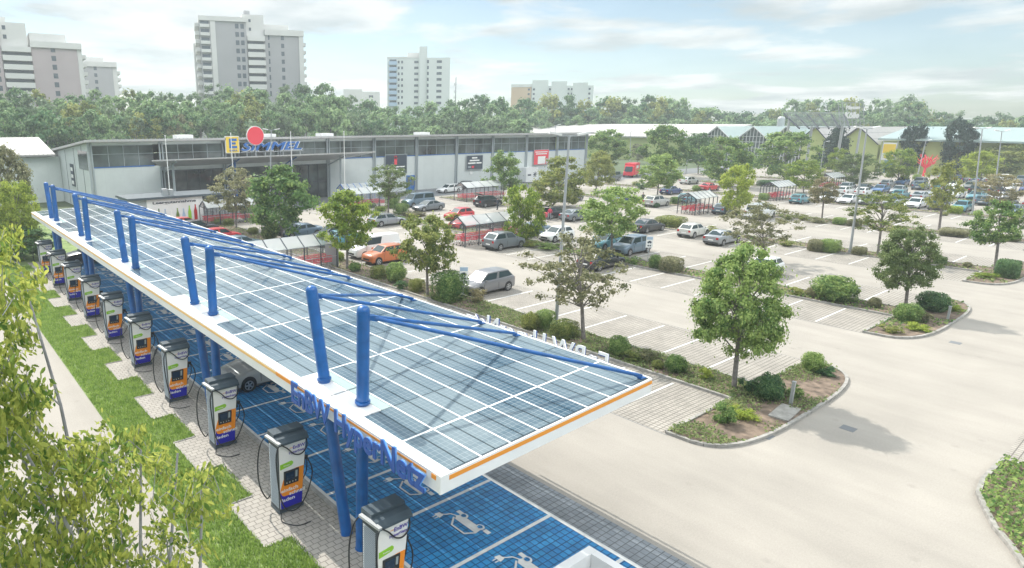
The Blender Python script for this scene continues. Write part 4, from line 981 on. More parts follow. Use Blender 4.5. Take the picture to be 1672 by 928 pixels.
m = MB(); m.add([(SX0 - .6, SY - 1.3, 9.55), (SX1 + .8, SY - 1.3, 9.62), (SX1 + .8, 134, 6.2), (SX0 - .6, 134, 6.2), (SX0 - .6, SY - 1.3, 9.85), (SX1 + .8, SY - 1.3, 9.98), (SX1 + .8, 134, 6.5), (SX0 - .6, 134, 6.5)],
      [(0, 3, 2, 1), (4, 5, 6, 7), (0, 1, 5, 4), (1, 2, 6, 5), (2, 3, 7, 6), (3, 0, 4, 7)])
rf = part(m, 'roof', M['roofmetal'], mk)
m = MB(); x = SX0
while x < SX1: m.box(x, SY - 1.34, 9.62, x + .14, SY - 1.305, 9.92); x += .55
part(m, 'roof_corrugation', M['aludark'], mk)
for x in (33, 57.5, 79, 46.6): m = MB(); m.box(x, 96, 8.9, x + 2.4, 98, 10.25); part(m, 'skylight', M['whitepaint'], mk)
for x in POST:
    m = MB(); m.box(x - .28, SY - .22, 0, x - .08, SY - .003, 9.5); m.box(x + .12, SY - .22, 0, x + .30, SY - .003, 9.5); part(m, 'facade_post', M['midframe'], mk)
for a, b in zip(POST, POST[1:]):
    a2, b2 = a + .32, (b - .3 if a > 20 else 28.2)
    m = MB(); m.box(a2, SY + .12, 6.25, b2, SY + .16, 9.08); w_ = part(m, 'window', M['glassdark'], mk)
    m = MB()
    for t in range(1, 4): xx_ = a2 + (b2 - a2) * t / 4; m.box(xx_ - .035, SY + .06, 6.3, xx_ + .035, SY + .115, 9.04)
    m.box(a2, SY + .05, 7.9, b2, SY + .105, 7.96); m.box(a2, SY + .02, 9.02, b2, SY + .11, 9.10)
    o = m.build('mullion', M['midframe']); o.parent = w_
    m = MB(); m.box(a2, SY - .06, 6.16, b2, SY + .11, 6.28); o = m.build('sill', M['bluesign']); o.parent = w_
# side wall joints and window
m = MB()
for y in (96.5, 101.5, 107.5, 113.5, 120): m.box(SX0 - .03, y - .06, 0, SX0 - .002, y + .06, 9.3 - (y - 92) * .08)
part(m, 'wall_joint', M['darkframe'], mk)
m = MB(); m.box(SX0 - .04, 93.4, 5.8, SX0 - .003, 98.8, 8.3); part(m, 'window', M['glassdark'], mk)
# entrance glazing
for (a, b) in ((29.0, 38.2), (38.6, 47.2), (47.6, 56.1)):
    m = MB(); m.box(a, SY + .12, .1, b, SY + .16, 5.5); w_ = part(m, 'entrance_glazing', M['glassdark'], mk)
    m = MB()
    n = 5
    for t in range(n + 1): xx_ = a + (b - a) * t / n; m.box(xx_ - .05, SY + .03, .1, xx_ + .05, SY + .115, 5.5)
    m.box(a, SY + .04, 2.6, b, SY + .11, 2.72); m.box(a, SY + .04, 5.35, b, SY + .11, 5.5); o = m.build('mullion', M['darkframe']); o.parent = w_
m = MB(); m.add([(26.0, 86.0, 7.15), (61.5, 86.0, 7.35), (58.5, 92.0, 6.1), (29.0, 92.0, 6.0), (26.0, 86.0, 7.32), (61.5, 86.0, 7.52), (58.5, 92.0, 6.4), (29.0, 92.0, 6.3)],
      [(0, 3, 2, 1), (4, 5, 6, 7), (0, 1, 5, 4), (1, 2, 6, 5), (2, 3, 7, 6), (3, 0, 4, 7)])
part(m, 'entrance_roof', M['roofmetal'], mk)
m = MB()
for x in np.arange(27, 61, .6): m.add([(x, 85.97, 7.18), (x + .1, 85.97, 7.18), (x + .1, 85.97, 7.34), (x, 85.97, 7.34)], [(0, 1, 2, 3)])
part(m, 'entrance_roof_rib', M['aludark'], mk)
for x in (29.4, 38.3, 47.4, 56.2): m = MB(); m.tube((x, 88.2, 0), (x, 88.2, 6.8), .16, n=10); m.bar((x, 92.1, 5.2), (x, 86.6, 7.0), .12, .16); part(m, 'entrance_column', M['bluesteel'] if x in (38.3, 47.4) else M['midframe'], mk)
for x in (66.9, 88.5, 101.5, 120.): m = MB(); m.box(x, SY - .08, 2.2, x + .7, SY - .003, 2.9); part(m, 'wall_vent', M['whitepaint'], mk)
m = MB(); m.box(72.7, SY - .08, 0, 75.0 - .35, SY - .003, 2.75); d = part(m, 'door', M['bluesign'], mk)
for x in (72.95, 73.85): m = MB(); m.box(x, SY - .11, .9, x + .65, SY - .083, 2.5); o = m.build('pane', M['glassdark']); o.parent = d
# annex left
ax = thing('annex_building', 'low annex with a pale corrugated roof left of the supermarket', 'building', (8, 118, 0))
m = MB(); m.box(-12, 112, 0, SX0 - .05, 128, 6.9); part(m, 'wall', M['wall'], ax)
m = MB(); m.add([(-13, 111, 7.05), (SX0 - .7, 111, 7.05), (SX0 - .7, 124, 9.4), (-13, 124, 9.4), (-13, 111, 7.3), (SX0 - .7, 111, 7.3), (SX0 - .7, 124, 9.65), (-13, 124, 9.65)], [(0, 3, 2, 1), (4, 5, 6, 7), (0, 1, 5, 4), (1, 2, 6, 5), (2, 3, 7, 6), (3, 0, 4, 7)])
x = -12.5
while x < SX0 - 1: m.add([(x, 111, 7.31), (x + .1, 111, 7.31), (x + .1, 124, 9.66), (x, 124, 9.66), (x, 111, 7.36), (x + .1, 111, 7.36), (x + .1, 124, 9.71), (x, 124, 9.71)], [(4, 5, 6, 7), (0, 1, 5, 4), (1, 2, 6, 5), (3, 0, 4, 7)]); x += .6
part(m, 'roof', M['annexroof'], ax)

def flat_text(s, x, y, z, w, h, m_, root, depth=.02, shear=0., bold=.02, face='-y'):
    me = sized(s, w, h, depth, [m_], bold, shear)
    X, Z = ((1, 0, 0), (0, -1, 0)) if face == '-y' else ((0, -1, 0), (-1, 0, 0))
    return place_text(me, X, (0, 0, 1), Z, (x, y, z), root, 'lettering')
# signs on the supermarket
Y_ = 91.0
sg = thing('store_sign', 'yellow square sign with a blue letter E left of the blue store lettering', 'sign', (39.4, Y_, 7.9))
m = MB(); m.box(38.3, Y_ - .15, 7.75, 40.25, Y_ + .1, 10.0); part(m, 'panel', M['yellow'], sg)
m = MB(); m.box(38.2, Y_ - .10, 7.65, 40.35, Y_ + .08, 10.1); part(m, 'frame', M['whitepaint'], sg)
m = MB(); m.box(38.75, Y_ - .19, 8.35, 39.15, Y_ - .151, 9.75); m.box(39.15, Y_ - .19, 9.4, 39.95, Y_ - .151, 9.75); m.box(39.15, Y_ - .19, 8.9, 39.75, Y_ - .151, 9.2); m.box(39.15, Y_ - .19, 8.35, 39.95, Y_ - .151, 8.7)
part(m, 'letter', M['bluesign'], sg); flat_text('EDEKA', 38.75, Y_ - .17, 7.92, 1.2, .26, M['bluesign'], sg)
m = MB(); m.box(39.0, Y_, 6.5, 39.1, Y_ + .08, 7.7); m.box(39.6, Y_, 6.5, 39.7, Y_ + .08, 7.7); part(m, 'bracket', M['steel'], sg)
sg = thing('store_lettering', 'slanted blue store lettering with white edging above the entrance roof', 'sign', (45, Y_, 7.9))
for s_, w_, h_, m_, dy, dz in (('SIMMEL', 10.4, 1.36, 'whitepaint', .03, -.06), ('SIMMEL', 10.2, 1.22, 'bluesign', -.09, 0)):
    me = sized(s_, w_, h_, .06, [M[m_]], .05 if dy > 0 else .02, .3)
    place_text(me, (1, 0, .0), (0, 0, 1), (0, -1, 0), (40.6, Y_ + dy, 7.98 + dz), sg)
m = MB(); m.box(40.6, Y_, 7.7, 51.0, Y_ + .08, 7.8)
for x in (41.5, 44.5, 47.5, 50.5): m.box(x, Y_, 6.6, x + .1, Y_ + .08, 7.75)
part(m, 'support_rail', M['steel'], sg)
sg = thing('red_disc_sign', 'round red disc sign with a white rim rising above the supermarket roof', 'sign', (43.3, 90.6, 10))
P = on_y(417, 222, 90.6)
m = MB(); m.tube((P.x, 90.62, P.z), (P.x, 90.70, P.z), 1.42, n=36); part(m, 'rim', M['whitepaint'], sg)
m = MB(); m.tube((P.x, 90.5, P.z), (P.x, 90.615, P.z), 1.30, n=36); part(m, 'disc', M['red'], sg)
m = MB(); m.box(P.x - .06, 90.71, 6.8, P.x + .06, 90.8, P.z); part(m, 'post', M['steel'], sg)
def poster(x0, z0, x1, z1, mt, label, lines):
    t = thing('poster_board', label, 'poster', ((x0 + x1) / 2, SY - .3, z0), 0, 'poster boards on the supermarket wall')
    m = MB(); m.box(x0, SY - .30, z0, x1, SY - .24, z1); p_ = part(m, 'board', M[mt], t)
    m = MB(); m.box(x0 - .1, SY - .28, z0 - .1, x1 + .1, SY - .235, z0); m.box(x0 - .1, SY - .28, z1, x1 + .1, SY - .235, z1 + .1); m.box(x0 - .1, SY - .28, z0, x0, SY - .235, z1); m.box(x1, SY - .28, z0, x1 + .1, SY - .235, z1)
    part(m, 'frame', M['midframe'], t)
    for (a, b, c, d_, mm) in lines: m = MB(); m.box(x0 + a, SY - .32, z0 + b, x0 + c, SY - .302, z0 + d_); part(m, 'printed_block', M[mm], t)
    return t
poster(67.9, 3.3, 72.6, 6.5, 'signdark', 'slate poster board with pale writing left of the blue door', [(.3, 1.0, 4.3, 1.2, 'textwhite'), (.6, .55, 4.2, .75, 'textwhite'), (.5, .15, 3.9, .33, 'textwhite'), (1.9, 1.5, 2.5, 3.0, 'red'), (1.95, 2.5, 2.45, 2.9, 'textwhite')])
p_ = poster(87.4, 3.2, 91.6, 5.8, 'signdark', 'slate poster board with three lines of white writing in the middle of the wall', [(.3, .3, 1.1, .6, 'midframe'), (1.3, .25, 1.9, .65, 'red')])
[part(MB().box(87.4 + q0, SY - .32, zz, 87.4 + q1, SY - .302, zz + .26), 'printed_block', M['textwhite'], p_) for q0, q1, zz in ((1.3, 2.7, 5.25), (.7, 3.3, 4.75), (.3, 2.3, 4.25), (2.5, 3.9, 4.25))]
poster(106.7, 3.4, 111.3, 6.4, 'red', 'red poster board with a white parcel picture at the right end of the wall', [(.3, 2.5, 4.2, 2.7, 'textwhite'), (.5, 2.1, 4.0, 2.3, 'textwhite'), (1.2, .1, 3.6, 1.7, 'textwhite'), (3.8, .1, 4.5, 1.2, 'concrete')])
t = thing('notice_board', 'dark notice board on the left end wall of the supermarket', 'poster', (SX0 - .1, 103, 4)); m = MB(); m.box(SX0 - .12, 102.5, 3.0, SX0 - .05, 104.6, 6.2); part(m, 'board', M['signdark'], t)
m = MB()
for z in (3.3, 4.2, 5.2): m.box(SX0 - .15, 102.9, z, SX0 - .125, 104.2, z + .5)
part(m, 'notice_sheet', M['textwhite'], t)
t = thing('container', 'white container with a dark star pattern at the right end of the supermarket wall', 'container', (102, 87, 0))
P = at(868, 298)
m = MB(); m.box(P.x - 1.8, P.y, .1, P.x + 1.8, P.y + 3, 3.0); part(m, 'body', M['whitepaint'], t)
m = MB(); 
for a in range(4): m.bar((P.x + .9 - .6 * math.cos(a * .785), P.y - .02, 1.6 - .6 * math.sin(a * .785)), (P.x + .9 + .6 * math.cos(a * .785), P.y - .02, 1.6 + .6 * math.sin(a * .785)), .03, .12)
m.box(P.x - 1.3, P.y - .03, 1.4, P.x - .3, P.y - .005, 1.7); part(m, 'star_mark', M['signdark'], t)
# returns kiosk
t = thing('bottle_return_kiosk', 'flat-roofed bottle return kiosk with a white bottle picture board', 'kiosk', (24, 79, 0))
m = MB(); m.box(20.4, 77.6, 0, 29.2, 82.0, 3.2); part(m, 'wall', M['midframe'], t)
m = MB(); m.box(20.2, 77.2, 3.25, 33.8, 82.4, 3.5); part(m, 'roof', M['darkgrey'], t)
m = MB(); m.box(22.4, 77.50, .3, 29.15, 77.58, 3.2); bd = part(m, 'picture_board', M['whitepaint'], t)
flat_text('Leergutannahme', 23.1, 77.48, 2.65, 5.2, .30, M['signdark'], t)
for i, (mm, h) in enumerate((('lampred', 1.9), ('leaf_deep', 2.0), ('letterside', 1.9), ('textwhite', 1.7), ('leaf_green', 1.9), ('letterside', 1.8), ('lime', 2.1), ('lampred', 2.2))):
    x = 23.0 + i * .74; m = MB(); m.prism_y([(x - .2, .45), (x + .2, .45), (x + .2, h - .7), (x + .07, h - .2), (x + .07, h + .1), (x - .07, h + .1), (x - .07, h - .2), (x - .2, h - .7)], 77.47, 77.495)
    part(m, 'bottle_picture', M[mm], t)
m = MB()
for i in range(12): x = 29.4 + i * .38; m.box(x, 77.7, 0, x + .05, 77.75, 3.2)
for z in (.3, 1.2, 2.1, 3.0): m.box(29.3, 77.72, z, 33.7, 77.77, z + .05)
part(m, 'mesh_cage', M['darkframe'], t)
m = MB(); m.box(24.6, 78.2, 3.5, 25.2, 78.8, 4.3); m.box(25.4, 78.2, 3.5, 25.9, 78.8, 4.2); part(m, 'roof_vent', M['steel'], t)

# ------------------------------------------------------------------ garden centre
gc = thing('garden_centre', 'low garden centre with lime walls and a row of glazed gables', 'garden centre', (220, 75, 0))
GX = 195.
m = MB(); m.box(GX, 103.5, 0, 245, 186, 7.3); part(m, 'wall', M['lime_wall'], gc)
m = MB(); m.add([(GX - 1.5, 103, 7.3), (GX - 1.5, 187, 7.3), (226, 187, 11.1), (226, 103, 11.1), (GX - 1.5, 103, 7.7), (GX - 1.5, 187, 7.7), (226, 187, 11.5), (226, 103, 11.5)], [(0, 3, 2, 1), (4, 5, 6, 7), (0, 1, 5, 4), (1, 2, 6, 5), (2, 3, 7, 6), (3, 0, 4, 7)])
m.add([(226, 103, 11.1), (226, 187, 11.1), (250, 187, 8), (250, 103, 8)], [(0, 1, 2, 3)]); part(m, 'roof', M['gcroof'], gc)
for i, (yc, hw, glz) in enumerate(((98.3, 5.1, 1), (88.0, 5.1, 1), (79.4, 4.3, 1), (72.3, 3.9, 0), (62.4, 4.6, 0))):
    m = MB(); v = [(GX, yc - hw, 0), (GX, yc + hw, 0), (GX, yc + hw, 6.7), (GX, yc, 10.8), (GX, yc - hw, 6.7)]
    m.add(v + [(GX + 48, a[1], a[2]) for a in v], [(0, 1, 2, 3, 4), (9, 8, 7, 6, 5), (0, 5, 6, 1), (1, 6, 7, 2), (4, 9, 5, 0)])
    g_ = part(m, 'gable', M['glassdark'] if glz else M['lime_wall'], gc)
    m = MB(); m.add([(GX - .8, yc - hw - .2, 6.66), (GX - .8, yc, 10.95), (GX - .8, yc + hw + .2, 6.66), (GX + 48, yc - hw - .2, 6.66), (GX + 48, yc, 10.95), (GX + 48, yc + hw + .2, 6.66)], [(0, 3, 4, 1), (1, 4, 5, 2)])
    part(m, 'gable_roof', M['ghglass'] if glz else M['gcroof'], gc)
    m = MB()
    for s_ in (-1, 1): m.bar((GX - .85, yc, 10.98), (GX - .85, yc + s_ * (hw + .1), 6.72), .12, .22)
    if glz:
        for t_ in range(-5, 6): yy_ = yc + hw * t_ / 5.5; zt = 10.8 - abs(yy_ - yc) / hw * 4.1; m.box(GX - .1, yy_ - .06, 0, GX - .02, yy_ + .06, zt)
        for z in (3, 5, 6.7, 8.2): q = hw * min(1, (10.8 - z) / 4.1); m.box(GX - .12, yc - q, z - .05, GX - .03, yc + q, z + .05)
    o = part(m, 'glazing_frame', M['whitepaint'] if glz else M['darkframe'], gc)
m = MB(); m.box(GX, 28, 0, 250, 57.3, 7.6); part(m, 'wall', M['lime_wall'], gc)
m = MB(); m.add([(GX - 2, 27, 7.6), (GX - 2, 57.6, 7.9), (215, 57.6, 10.9), (215, 27, 10.6), (GX - 2, 27, 8.0), (GX - 2, 57.6, 8.3), (215, 57.6, 11.1), (215, 27, 10.8)], [(0, 3, 2, 1), (4, 5, 6, 7), (0, 1, 5, 4), (1, 2, 6, 5), (2, 3, 7, 6), (3, 0, 4, 7)]); part(m, 'roof', M['ghglass'], gc)
m = MB(); m.box(GX - .1, 54.0, 0, GX - .02, 56.0, 6); part(m, 'entrance_glazing', M['bluesign'], gc)
m = MB(); m.tube((228, 95, 8), (228, 95, 13.2), 1.1, n=12); m.ball((228, 95, 13.2), (1.1, 1.1, .8), 12, 4, 0.); part(m, 'roof_tank', M['steel'], gc)
# solar rack and sign
t = thing('solar_rack', 'slatted solar rack on tall posts above the garden centre gables', 'solar rack', (176, 66, 0))
A_, B_, C2, D_ = on_x(1280, 184, 172), on_x(1378, 184, 172), on_x(1388, 208, 165), on_x(1306, 208, 165)
m = MB()
for i in range(13):
    f = i / 12; m.bar(A_.lerp(D_, f), B_.lerp(C2, f), .28, .10)
pn = part(m, 'solar_slats', M['aludark'], t)
m = MB()
for i in range(6):
    f = i / 5; a, b = A_.lerp(B_, f) - Vector((0, 0, .3)), D_.lerp(C2, f) - Vector((0, 0, .3)); m.bar(a, b, .2, .3)
part(m, 'rack_beam', M['darkframe'], t)
for px_, py_ in ((1290, 188), (1326, 205), (1376, 205)):
    P = on_x(px_, py_, 170); m = MB(); m.tube((P.x, P.y, 0), (P.x, P.y, P.z - .2), .3, n=8); part(m, 'post', M['steel'], t)
t = thing('garden_centre_sign', 'open lattice sign frame with white lettering rising above the garden centre', 'sign', (178, 57, 0))
def opx(x, y, X=178): return on_x(x, y, X)
m = MB()
for f in np.linspace(0, 1, 7): a = opx(1368 + 42 * f, 168); b = opx(1373 + 42 * f * .9, 206); m.bar(a, b, .10, .10)
for yy_ in (168, 175, 194, 206): m.bar(opx(1368, yy_), opx(1411, yy_), .10, .12)
m.bar(opx(1368, 194), opx(1411, 206), .08, .08); m.bar(opx(1411, 194), opx(1373, 206), .08, .08)
part(m, 'lattice', M['steel'], t)
for px_ in (1376, 1406): P = opx(px_, 206); m = MB(); m.tube((P.x, P.y, 0), (P.x, P.y, P.z), .25, n=8); part(m, 'post', M['steel'], t)
for s_, x0, x1, y1, h in (('Pflanzen', 1381, 1404, 178.5, 6), ('Kölle', 1379, 1402, 193, 10)):
    a, b = opx(x0, y1, 177.6), opx(x1, y1, 177.6); hh_ = h * mpp(a)
    me = sized(s_, abs(a.y - b.y), hh_, .06, [M['textwhite']], .045)
    place_text(me, (0, -1, 0), (0, 0, 1), (-1, 0, 0), a, t)
t = thing('banner', 'yellow and white upright banner in front of the garden centre entrance', 'banner', (172, 48, 0))
a, b = on_x(1443, 233, 172), on_x(1465, 233, 172); z0 = on_x(1455, 262, 172).z
m = MB(); m.box(172, b.y, z0, 172.15, a.y, a.z); part(m, 'cloth', M['whitepaint'], t)
m = MB(); zt = a.z; m.box(171.96, b.y + .1, zt - 2.2, 171.995, a.y - .1, zt - .3); m.box(171.96, b.y + .3, zt - 3.3, 171.995, a.y - .5, zt - 2.6); part(m, 'print', M['yellow'], t)
m = MB(); m.tube((172.1, a.y + .1, 0), (172.1, a.y + .1, zt + .3), .09, n=8); m.tube((172.1, b.y - .1, 0), (172.1, b.y - .1, zt + .3), .09, n=8); part(m, 'post', M['steel'], t)

# ------------------------------------------------------------------ towers
def tower(label, cat, px0, dist, yaw, fn):
    d = ray(px0, 200); h = math.hypot(d.x, d.y); P = Vector((d.x / h * dist, d.y / h * dist, 0))
    t = thing('apartment_tower' if cat == 'tower block' else 'apartment_block', label, cat, P, math.atan2(-d.x, d.y) + yaw, None)
    s = mpp(P); H = lambda y: zat(P, y); X = lambda x: (x - px0) * s
    def box(name, x0, x1, ytop, y0=0, y1=12, m_='concrete', zb=None, kid=None):
        mb = MB(); mb.box(X(x0), y0, 0 if zb is None else H(zb), X(x1), y1, H(ytop)); o = mb.build(name, M[m_]); o.parent = kid or t; return o
    def wins(x, ys, w=.9, h=1.2, face=0, hh=None):
        for y in ys:
            z = H(y); mb = MB(); mb.box(X(x) - w / 2, face - .06, z - h / 2, X(x) + w / 2, face - .01, z + h / 2)
            f = mb.build('window', M['win']); f.parent = t
    fn(t, box, wins, X, H, s); return t
def rows(y0, dy, n): return [y0 + dy * i for i in range(n)]
def t2(t, box, wins, X, H, s):
    box('wall', 340, 410, 30, 0, 16, 'concrete'); box('parapet', 339.4, 411, 29.5, -.5, 16.5, 'concretel', 37)
    box('corner_pier', 356, 363.6, 37.2, -.35, -.02, 'concretel')
    for x, a in ((396, 0), (404, 1)): wins(x, rows(44, 13.4, 8), 1.1, 1.4)
    box('lift_tower', 405, 438, 23, 1.5, 9, 'concretel'); box('chimney', 409, 418, 15.5, 3, 5, 'concrete'); wins(416.5, (33, 47), .7, .9, 1.5)
    for y in rows(59, 13.2, 8):
        box('balcony', 411, 438, y, -.4, 1.4, 'concretel', y + 8); box('loggia', 411.5, 437, y + 8.2, 1.2, 1.45, 'win', y + 13)
        wins(437 - 2.5, (y + 10,), .6, 1.6, 1.1)
    box('wall', 438.2, 499, 47.5, .6, 16, 'concrete'); box('parapet', 438.4, 500, 47, .1, 16.5, 'concretel', 56.5)
    box('penthouse', 438.5, 478, 37, 3, 12, 'concretel'); wins(466, rows(60, 13.2, 8), 1., 1.3, .6); wins(444.5, rows(60, 13.2, 8), .5, 1.5, .6)
    box('corner_pier', 492, 499.2, 56.6, .3, .58, 'concretel')
    for i, y in enumerate(rows(40, 13.4, 9)):
        mb = MB(); z = H(y); mb.box(X(340) - 1.3, 1.5, z - 1.1, X(340) - .01, 13, z); o = mb.build('balcony', M['concretel']); o.parent = t
        mb = MB(); mb.box(X(341), -.9, H(y + 8), X(355), -.02, H(y + 3)); o = mb.build('balcony', M['concretel']); o.parent = t
        mb = MB(); mb.box(X(342), -.06, H(y + 3), X(354), -.01, H(y - 2.5)); o = mb.build('loggia', M['win']); o.parent = t
    for i, y in enumerate(rows(66, 13.2, 7)):
        mb = MB(); z = H(y); mb.box(X(499) + .01, 2.5, z - 1, X(499) + 1.2, 13, z); o = mb.build('balcony', M['concretel']); o.parent = t
    box('rear_wing', 331, 341.5, 66, 14, 26, 'concretel')
tower('tall grey apartment tower with pale balconies and a central lift tower', 'tower block', 420, 222, .10, t2)
def t1(t, box, wins, X, H, s):
    box('wall', -60, 24, 46, 0, 18, 'facred'); box('parapet', -60, 25, 45, -.4, 18, 'concretel', 54)
    box('lift_tower', 10, 62, 37, 1.5, 10, 'concretel'); box('chimney', 26, 36, 28, 3, 5, 'concretel'); wins(32, (46, 61), .8, 1., 1.5)
    for y in rows(77, 14.6, 6):
        box('balcony', 25, 65, y, -.4, 1.4, 'concretel', y + 8.5); box('loggia', 26, 64.5, y + 8.7, 1.2, 1.45, 'win', y + 14.2)
    box('wall', 65.5, 131, 67, .4, 16, 'facred'); box('parapet', 65, 138, 66.5, -.1, 15.8, 'concretel', 76.5); box('penthouse', 66, 118, 51, 3, 13, 'concretel')
    box('side_pier', 131.2, 138, 77, .5, 15.5, 'concretel'); wins(96, rows(79, 14.6, 6), 1.1, 1.3, .4)
    for x in (3, 16): wins(x, rows(58, 14.6, 7), 1.2, 1.3, 0)
    for y in rows(84, 14.6, 5):
        mb = MB(); z = H(y); mb.box(X(138), 3, z - 1, X(138) + 1.3, 14, z); o = mb.build('balcony', M['concretel']); o.parent = t
    mb = MB(); mb.tube((X(8), 5, H(37)), (X(8), 5, H(14)), .06, n=5); o = mb.build('antenna', M['steel']); o.parent = t
tower('rose-grey apartment tower at the left edge with a white lift tower and roof aerial', 'tower block', 60, 205, .06, t1)
def t1b(t, box, wins, X, H, s):
    box('wall', 140, 190, 102, 0, 14, 'concrete'); box('parapet', 139.5, 197, 101, -.4, 14.4, 'concretel', 109); box('penthouse', 144, 179, 93, 3, 10, 'concretel')
    box('side_pier', 190.2, 197, 109.5, .3, 13, 'concretel'); wins(165, rows(112, 11, 5), 1., 1.2)
    for y in rows(115, 11, 4): mb = MB(); z = H(y); mb.box(X(197), 2, z - 1, X(197) + 1.2, 12, z); o = mb.build('balcony', M['concretel']); o.parent = t
tower('lower grey apartment tower right of the rose-grey one', 'tower block', 168, 262, .06, t1b)
def t3(t, box, wins, X, H, s):
    box('wall', 633, 686, 94, 0, 14, 'facwhite'); box('parapet', 632.6, 686.5, 93, -.15, 14.1, 'concretel', 95)
    box('lift_tower', 683.5, 696, 76.5, -1, 5, 'facwhite'); box('roof_house', 665, 684, 85, 3, 9, 'concretel'); box('wall', 696.2, 732, 95, -1.6, 12, 'facwhite')
    for y in rows(101.5, 9.6, 8):
        box('balcony', 635.5, 648.5, y - 1, -1.1, -.02, 'letterside', y + 4.6); wins(651, (y,), .8, 1.1); wins(656.5, (y,), .8, 1.1); wins(679, (y,), 1.8, 1., 0); wins(696 + 1.2, (y,), .8, 1.4, -1.6); wins(715, (y,), 2.2, 1.1, -1.6)
        mb = MB(); mb.box(X(636.5), -.05, H(y + .5), X(647.5), -.01, H(y - 4.2)); o = mb.build('loggia', M['win']); o.parent = t
tower('white apartment tower with blue balconies behind the woodland', 'tower block', 684, 300, .02, t3)
def t4(t, box, wins, X, H, s):
    box('wall', 834, 866, 138, 0, 12, 'facpeach'); box('wall', 859, 962, 140.5, .5, 12, 'facwhite'); box('wall', 833.6, 867, 137, -.2, 12.2, 'concretel', 142)
    for a, b, y in ((867, 892, 131), (897, 921, 133.5), (930, 953, 136)): box('stair_tower', a, b, y, -.8, 8, 'facwhite')
    for y in rows(146, 7.6, 4):
        for x in (862, 870, 895, 924, 929, 956): wins(x, (y,), 1.1, 1.1, -.82 if x in (870,) else .48 if x < 862 or x in (895, 924, 929, 956) else -.02)
tower('low apartment block with a peach end wall and four stepped white sections', 'apartment block', 898, 390, .0, t4)
def t5(t, box, wins, X, H, s):
    box('wall', 562, 592, 146, 0, 10, 'concretel'); box('wall', 592.2, 620, 150, 0, 10, 'concretel'); wins(606, (158,), 2, 1.2)
tower('pale flat-roofed block just showing above the trees, left of the white tower', 'apartment block', 590, 320, .0, t5)
P = at_dist(744, 155, 330); t = thing('radio_mast', 'thin dark radio mast above the trees right of the white tower', 'mast', (P.x, P.y, 0))
H_ = zat(P, 126)
m = MB(); m.tube((0, 0, 0), (0, 0, H_), .35, .15, 6)
m.build('mast', M['darkframe'], t)
m = MB()
for z in (.72, .8, .9): m.tube((-.9, 0, H_ * z), (.9, 0, H_ * z), .1, n=5); m.box(-1.0, -.1, H_ * z - .9, -.8, .1, H_ * z + .6)
m.build('antenna_panels', M['steel'], t)

# ------------------------------------------------------------------ cars
SPEC = dict(hatch=(4.0, 1.74, 1.48, 'h'), sedan=(4.75, 1.84, 1.43, 's'), estate=(4.7, 1.82, 1.48, 'e'), suv=(4.5, 1.86, 1.66, 'u'), crossover=(4.15, 1.8, 1.57, 'u'), mpv=(4.35, 1.8, 1.58, 'm'), van=(5.1, 1.98, 1.98, 'v'))
# fraction along the car from nose (0) to tail (1) and height of the body's upper edge; then glasshouse points
TOPS = dict(h=[(0, .62), (.03, .74), (.20, .90), (.30, .96), (.6, 1.0), (.92, 1.02), (1., .95)], s=[(0, .58), (.03, .68), (.18, .84), (.30, .92), (.6, .96), (.84, 1.0), (.97, 1.0), (1., .92)],
            e=[(0, .58), (.03, .68), (.18, .84), (.30, .92), (.6, .97), (.95, 1.0), (1., .93)], u=[(0, .72), (.03, .86), (.20, 1.02), (.28, 1.06), (.6, 1.10), (.95, 1.14), (1., 1.05)],
            m=[(0, .66), (.03, .80), (.17, .95), (.25, 1.0), (.6, 1.06), (.95, 1.10), (1., 1.0)], v=[(0, .80), (.03, .95), (.13, 1.10), (.20, 1.18), (.6, 1.2), (.97, 1.22), (1., 1.15)])
CABS = dict(h=(.26, .44, .83, .97), s=(.27, .45, .70, .87), e=(.27, .44, .86, .98), u=(.25, .41, .84, .97), m=(.19, .39, .86, .98), v=(.15, .28, .965, .99))
def wheel_mesh():
    m = MB(); m.tube((0, -.11, 0), (0, .11, 0), .325, n=20); return m.mesh('wheel', M['tyre'], True)
def rim_mesh():
    m = MB(); m.tube((0, -.118, 0), (0, .118, 0), .05, n=8)
    for s_ in (-.117, .117):
        n = 20; o = len(m.v)
        m.add([(.225 * math.cos(2 * math.pi * i / n), s_, .225 * math.sin(2 * math.pi * i / n)) for i in range(n)] + [(.19 * math.cos(2 * math.pi * i / n), s_, .19 * math.sin(2 * math.pi * i / n)) for i in range(n)], [(i, (i + 1) % n, n + (i + 1) % n, n + i) for i in range(n)])
        for a in range(5):
            t = a * 2 * math.pi / 5; d = Vector((math.cos(t), 0, math.sin(t))); q = Vector((-d.z, 0, d.x)) * .035; b = Vector((0, s_, 0))
            m.add([b + q * .8, b - q * .8, b + d * .2 - q * 1.3, b + d * .2 + q * 1.3], [(0, 1, 2, 3)])
    return m.mesh('rim', M['rim'])
WME, RME = wheel_mesh(), rim_mesh()
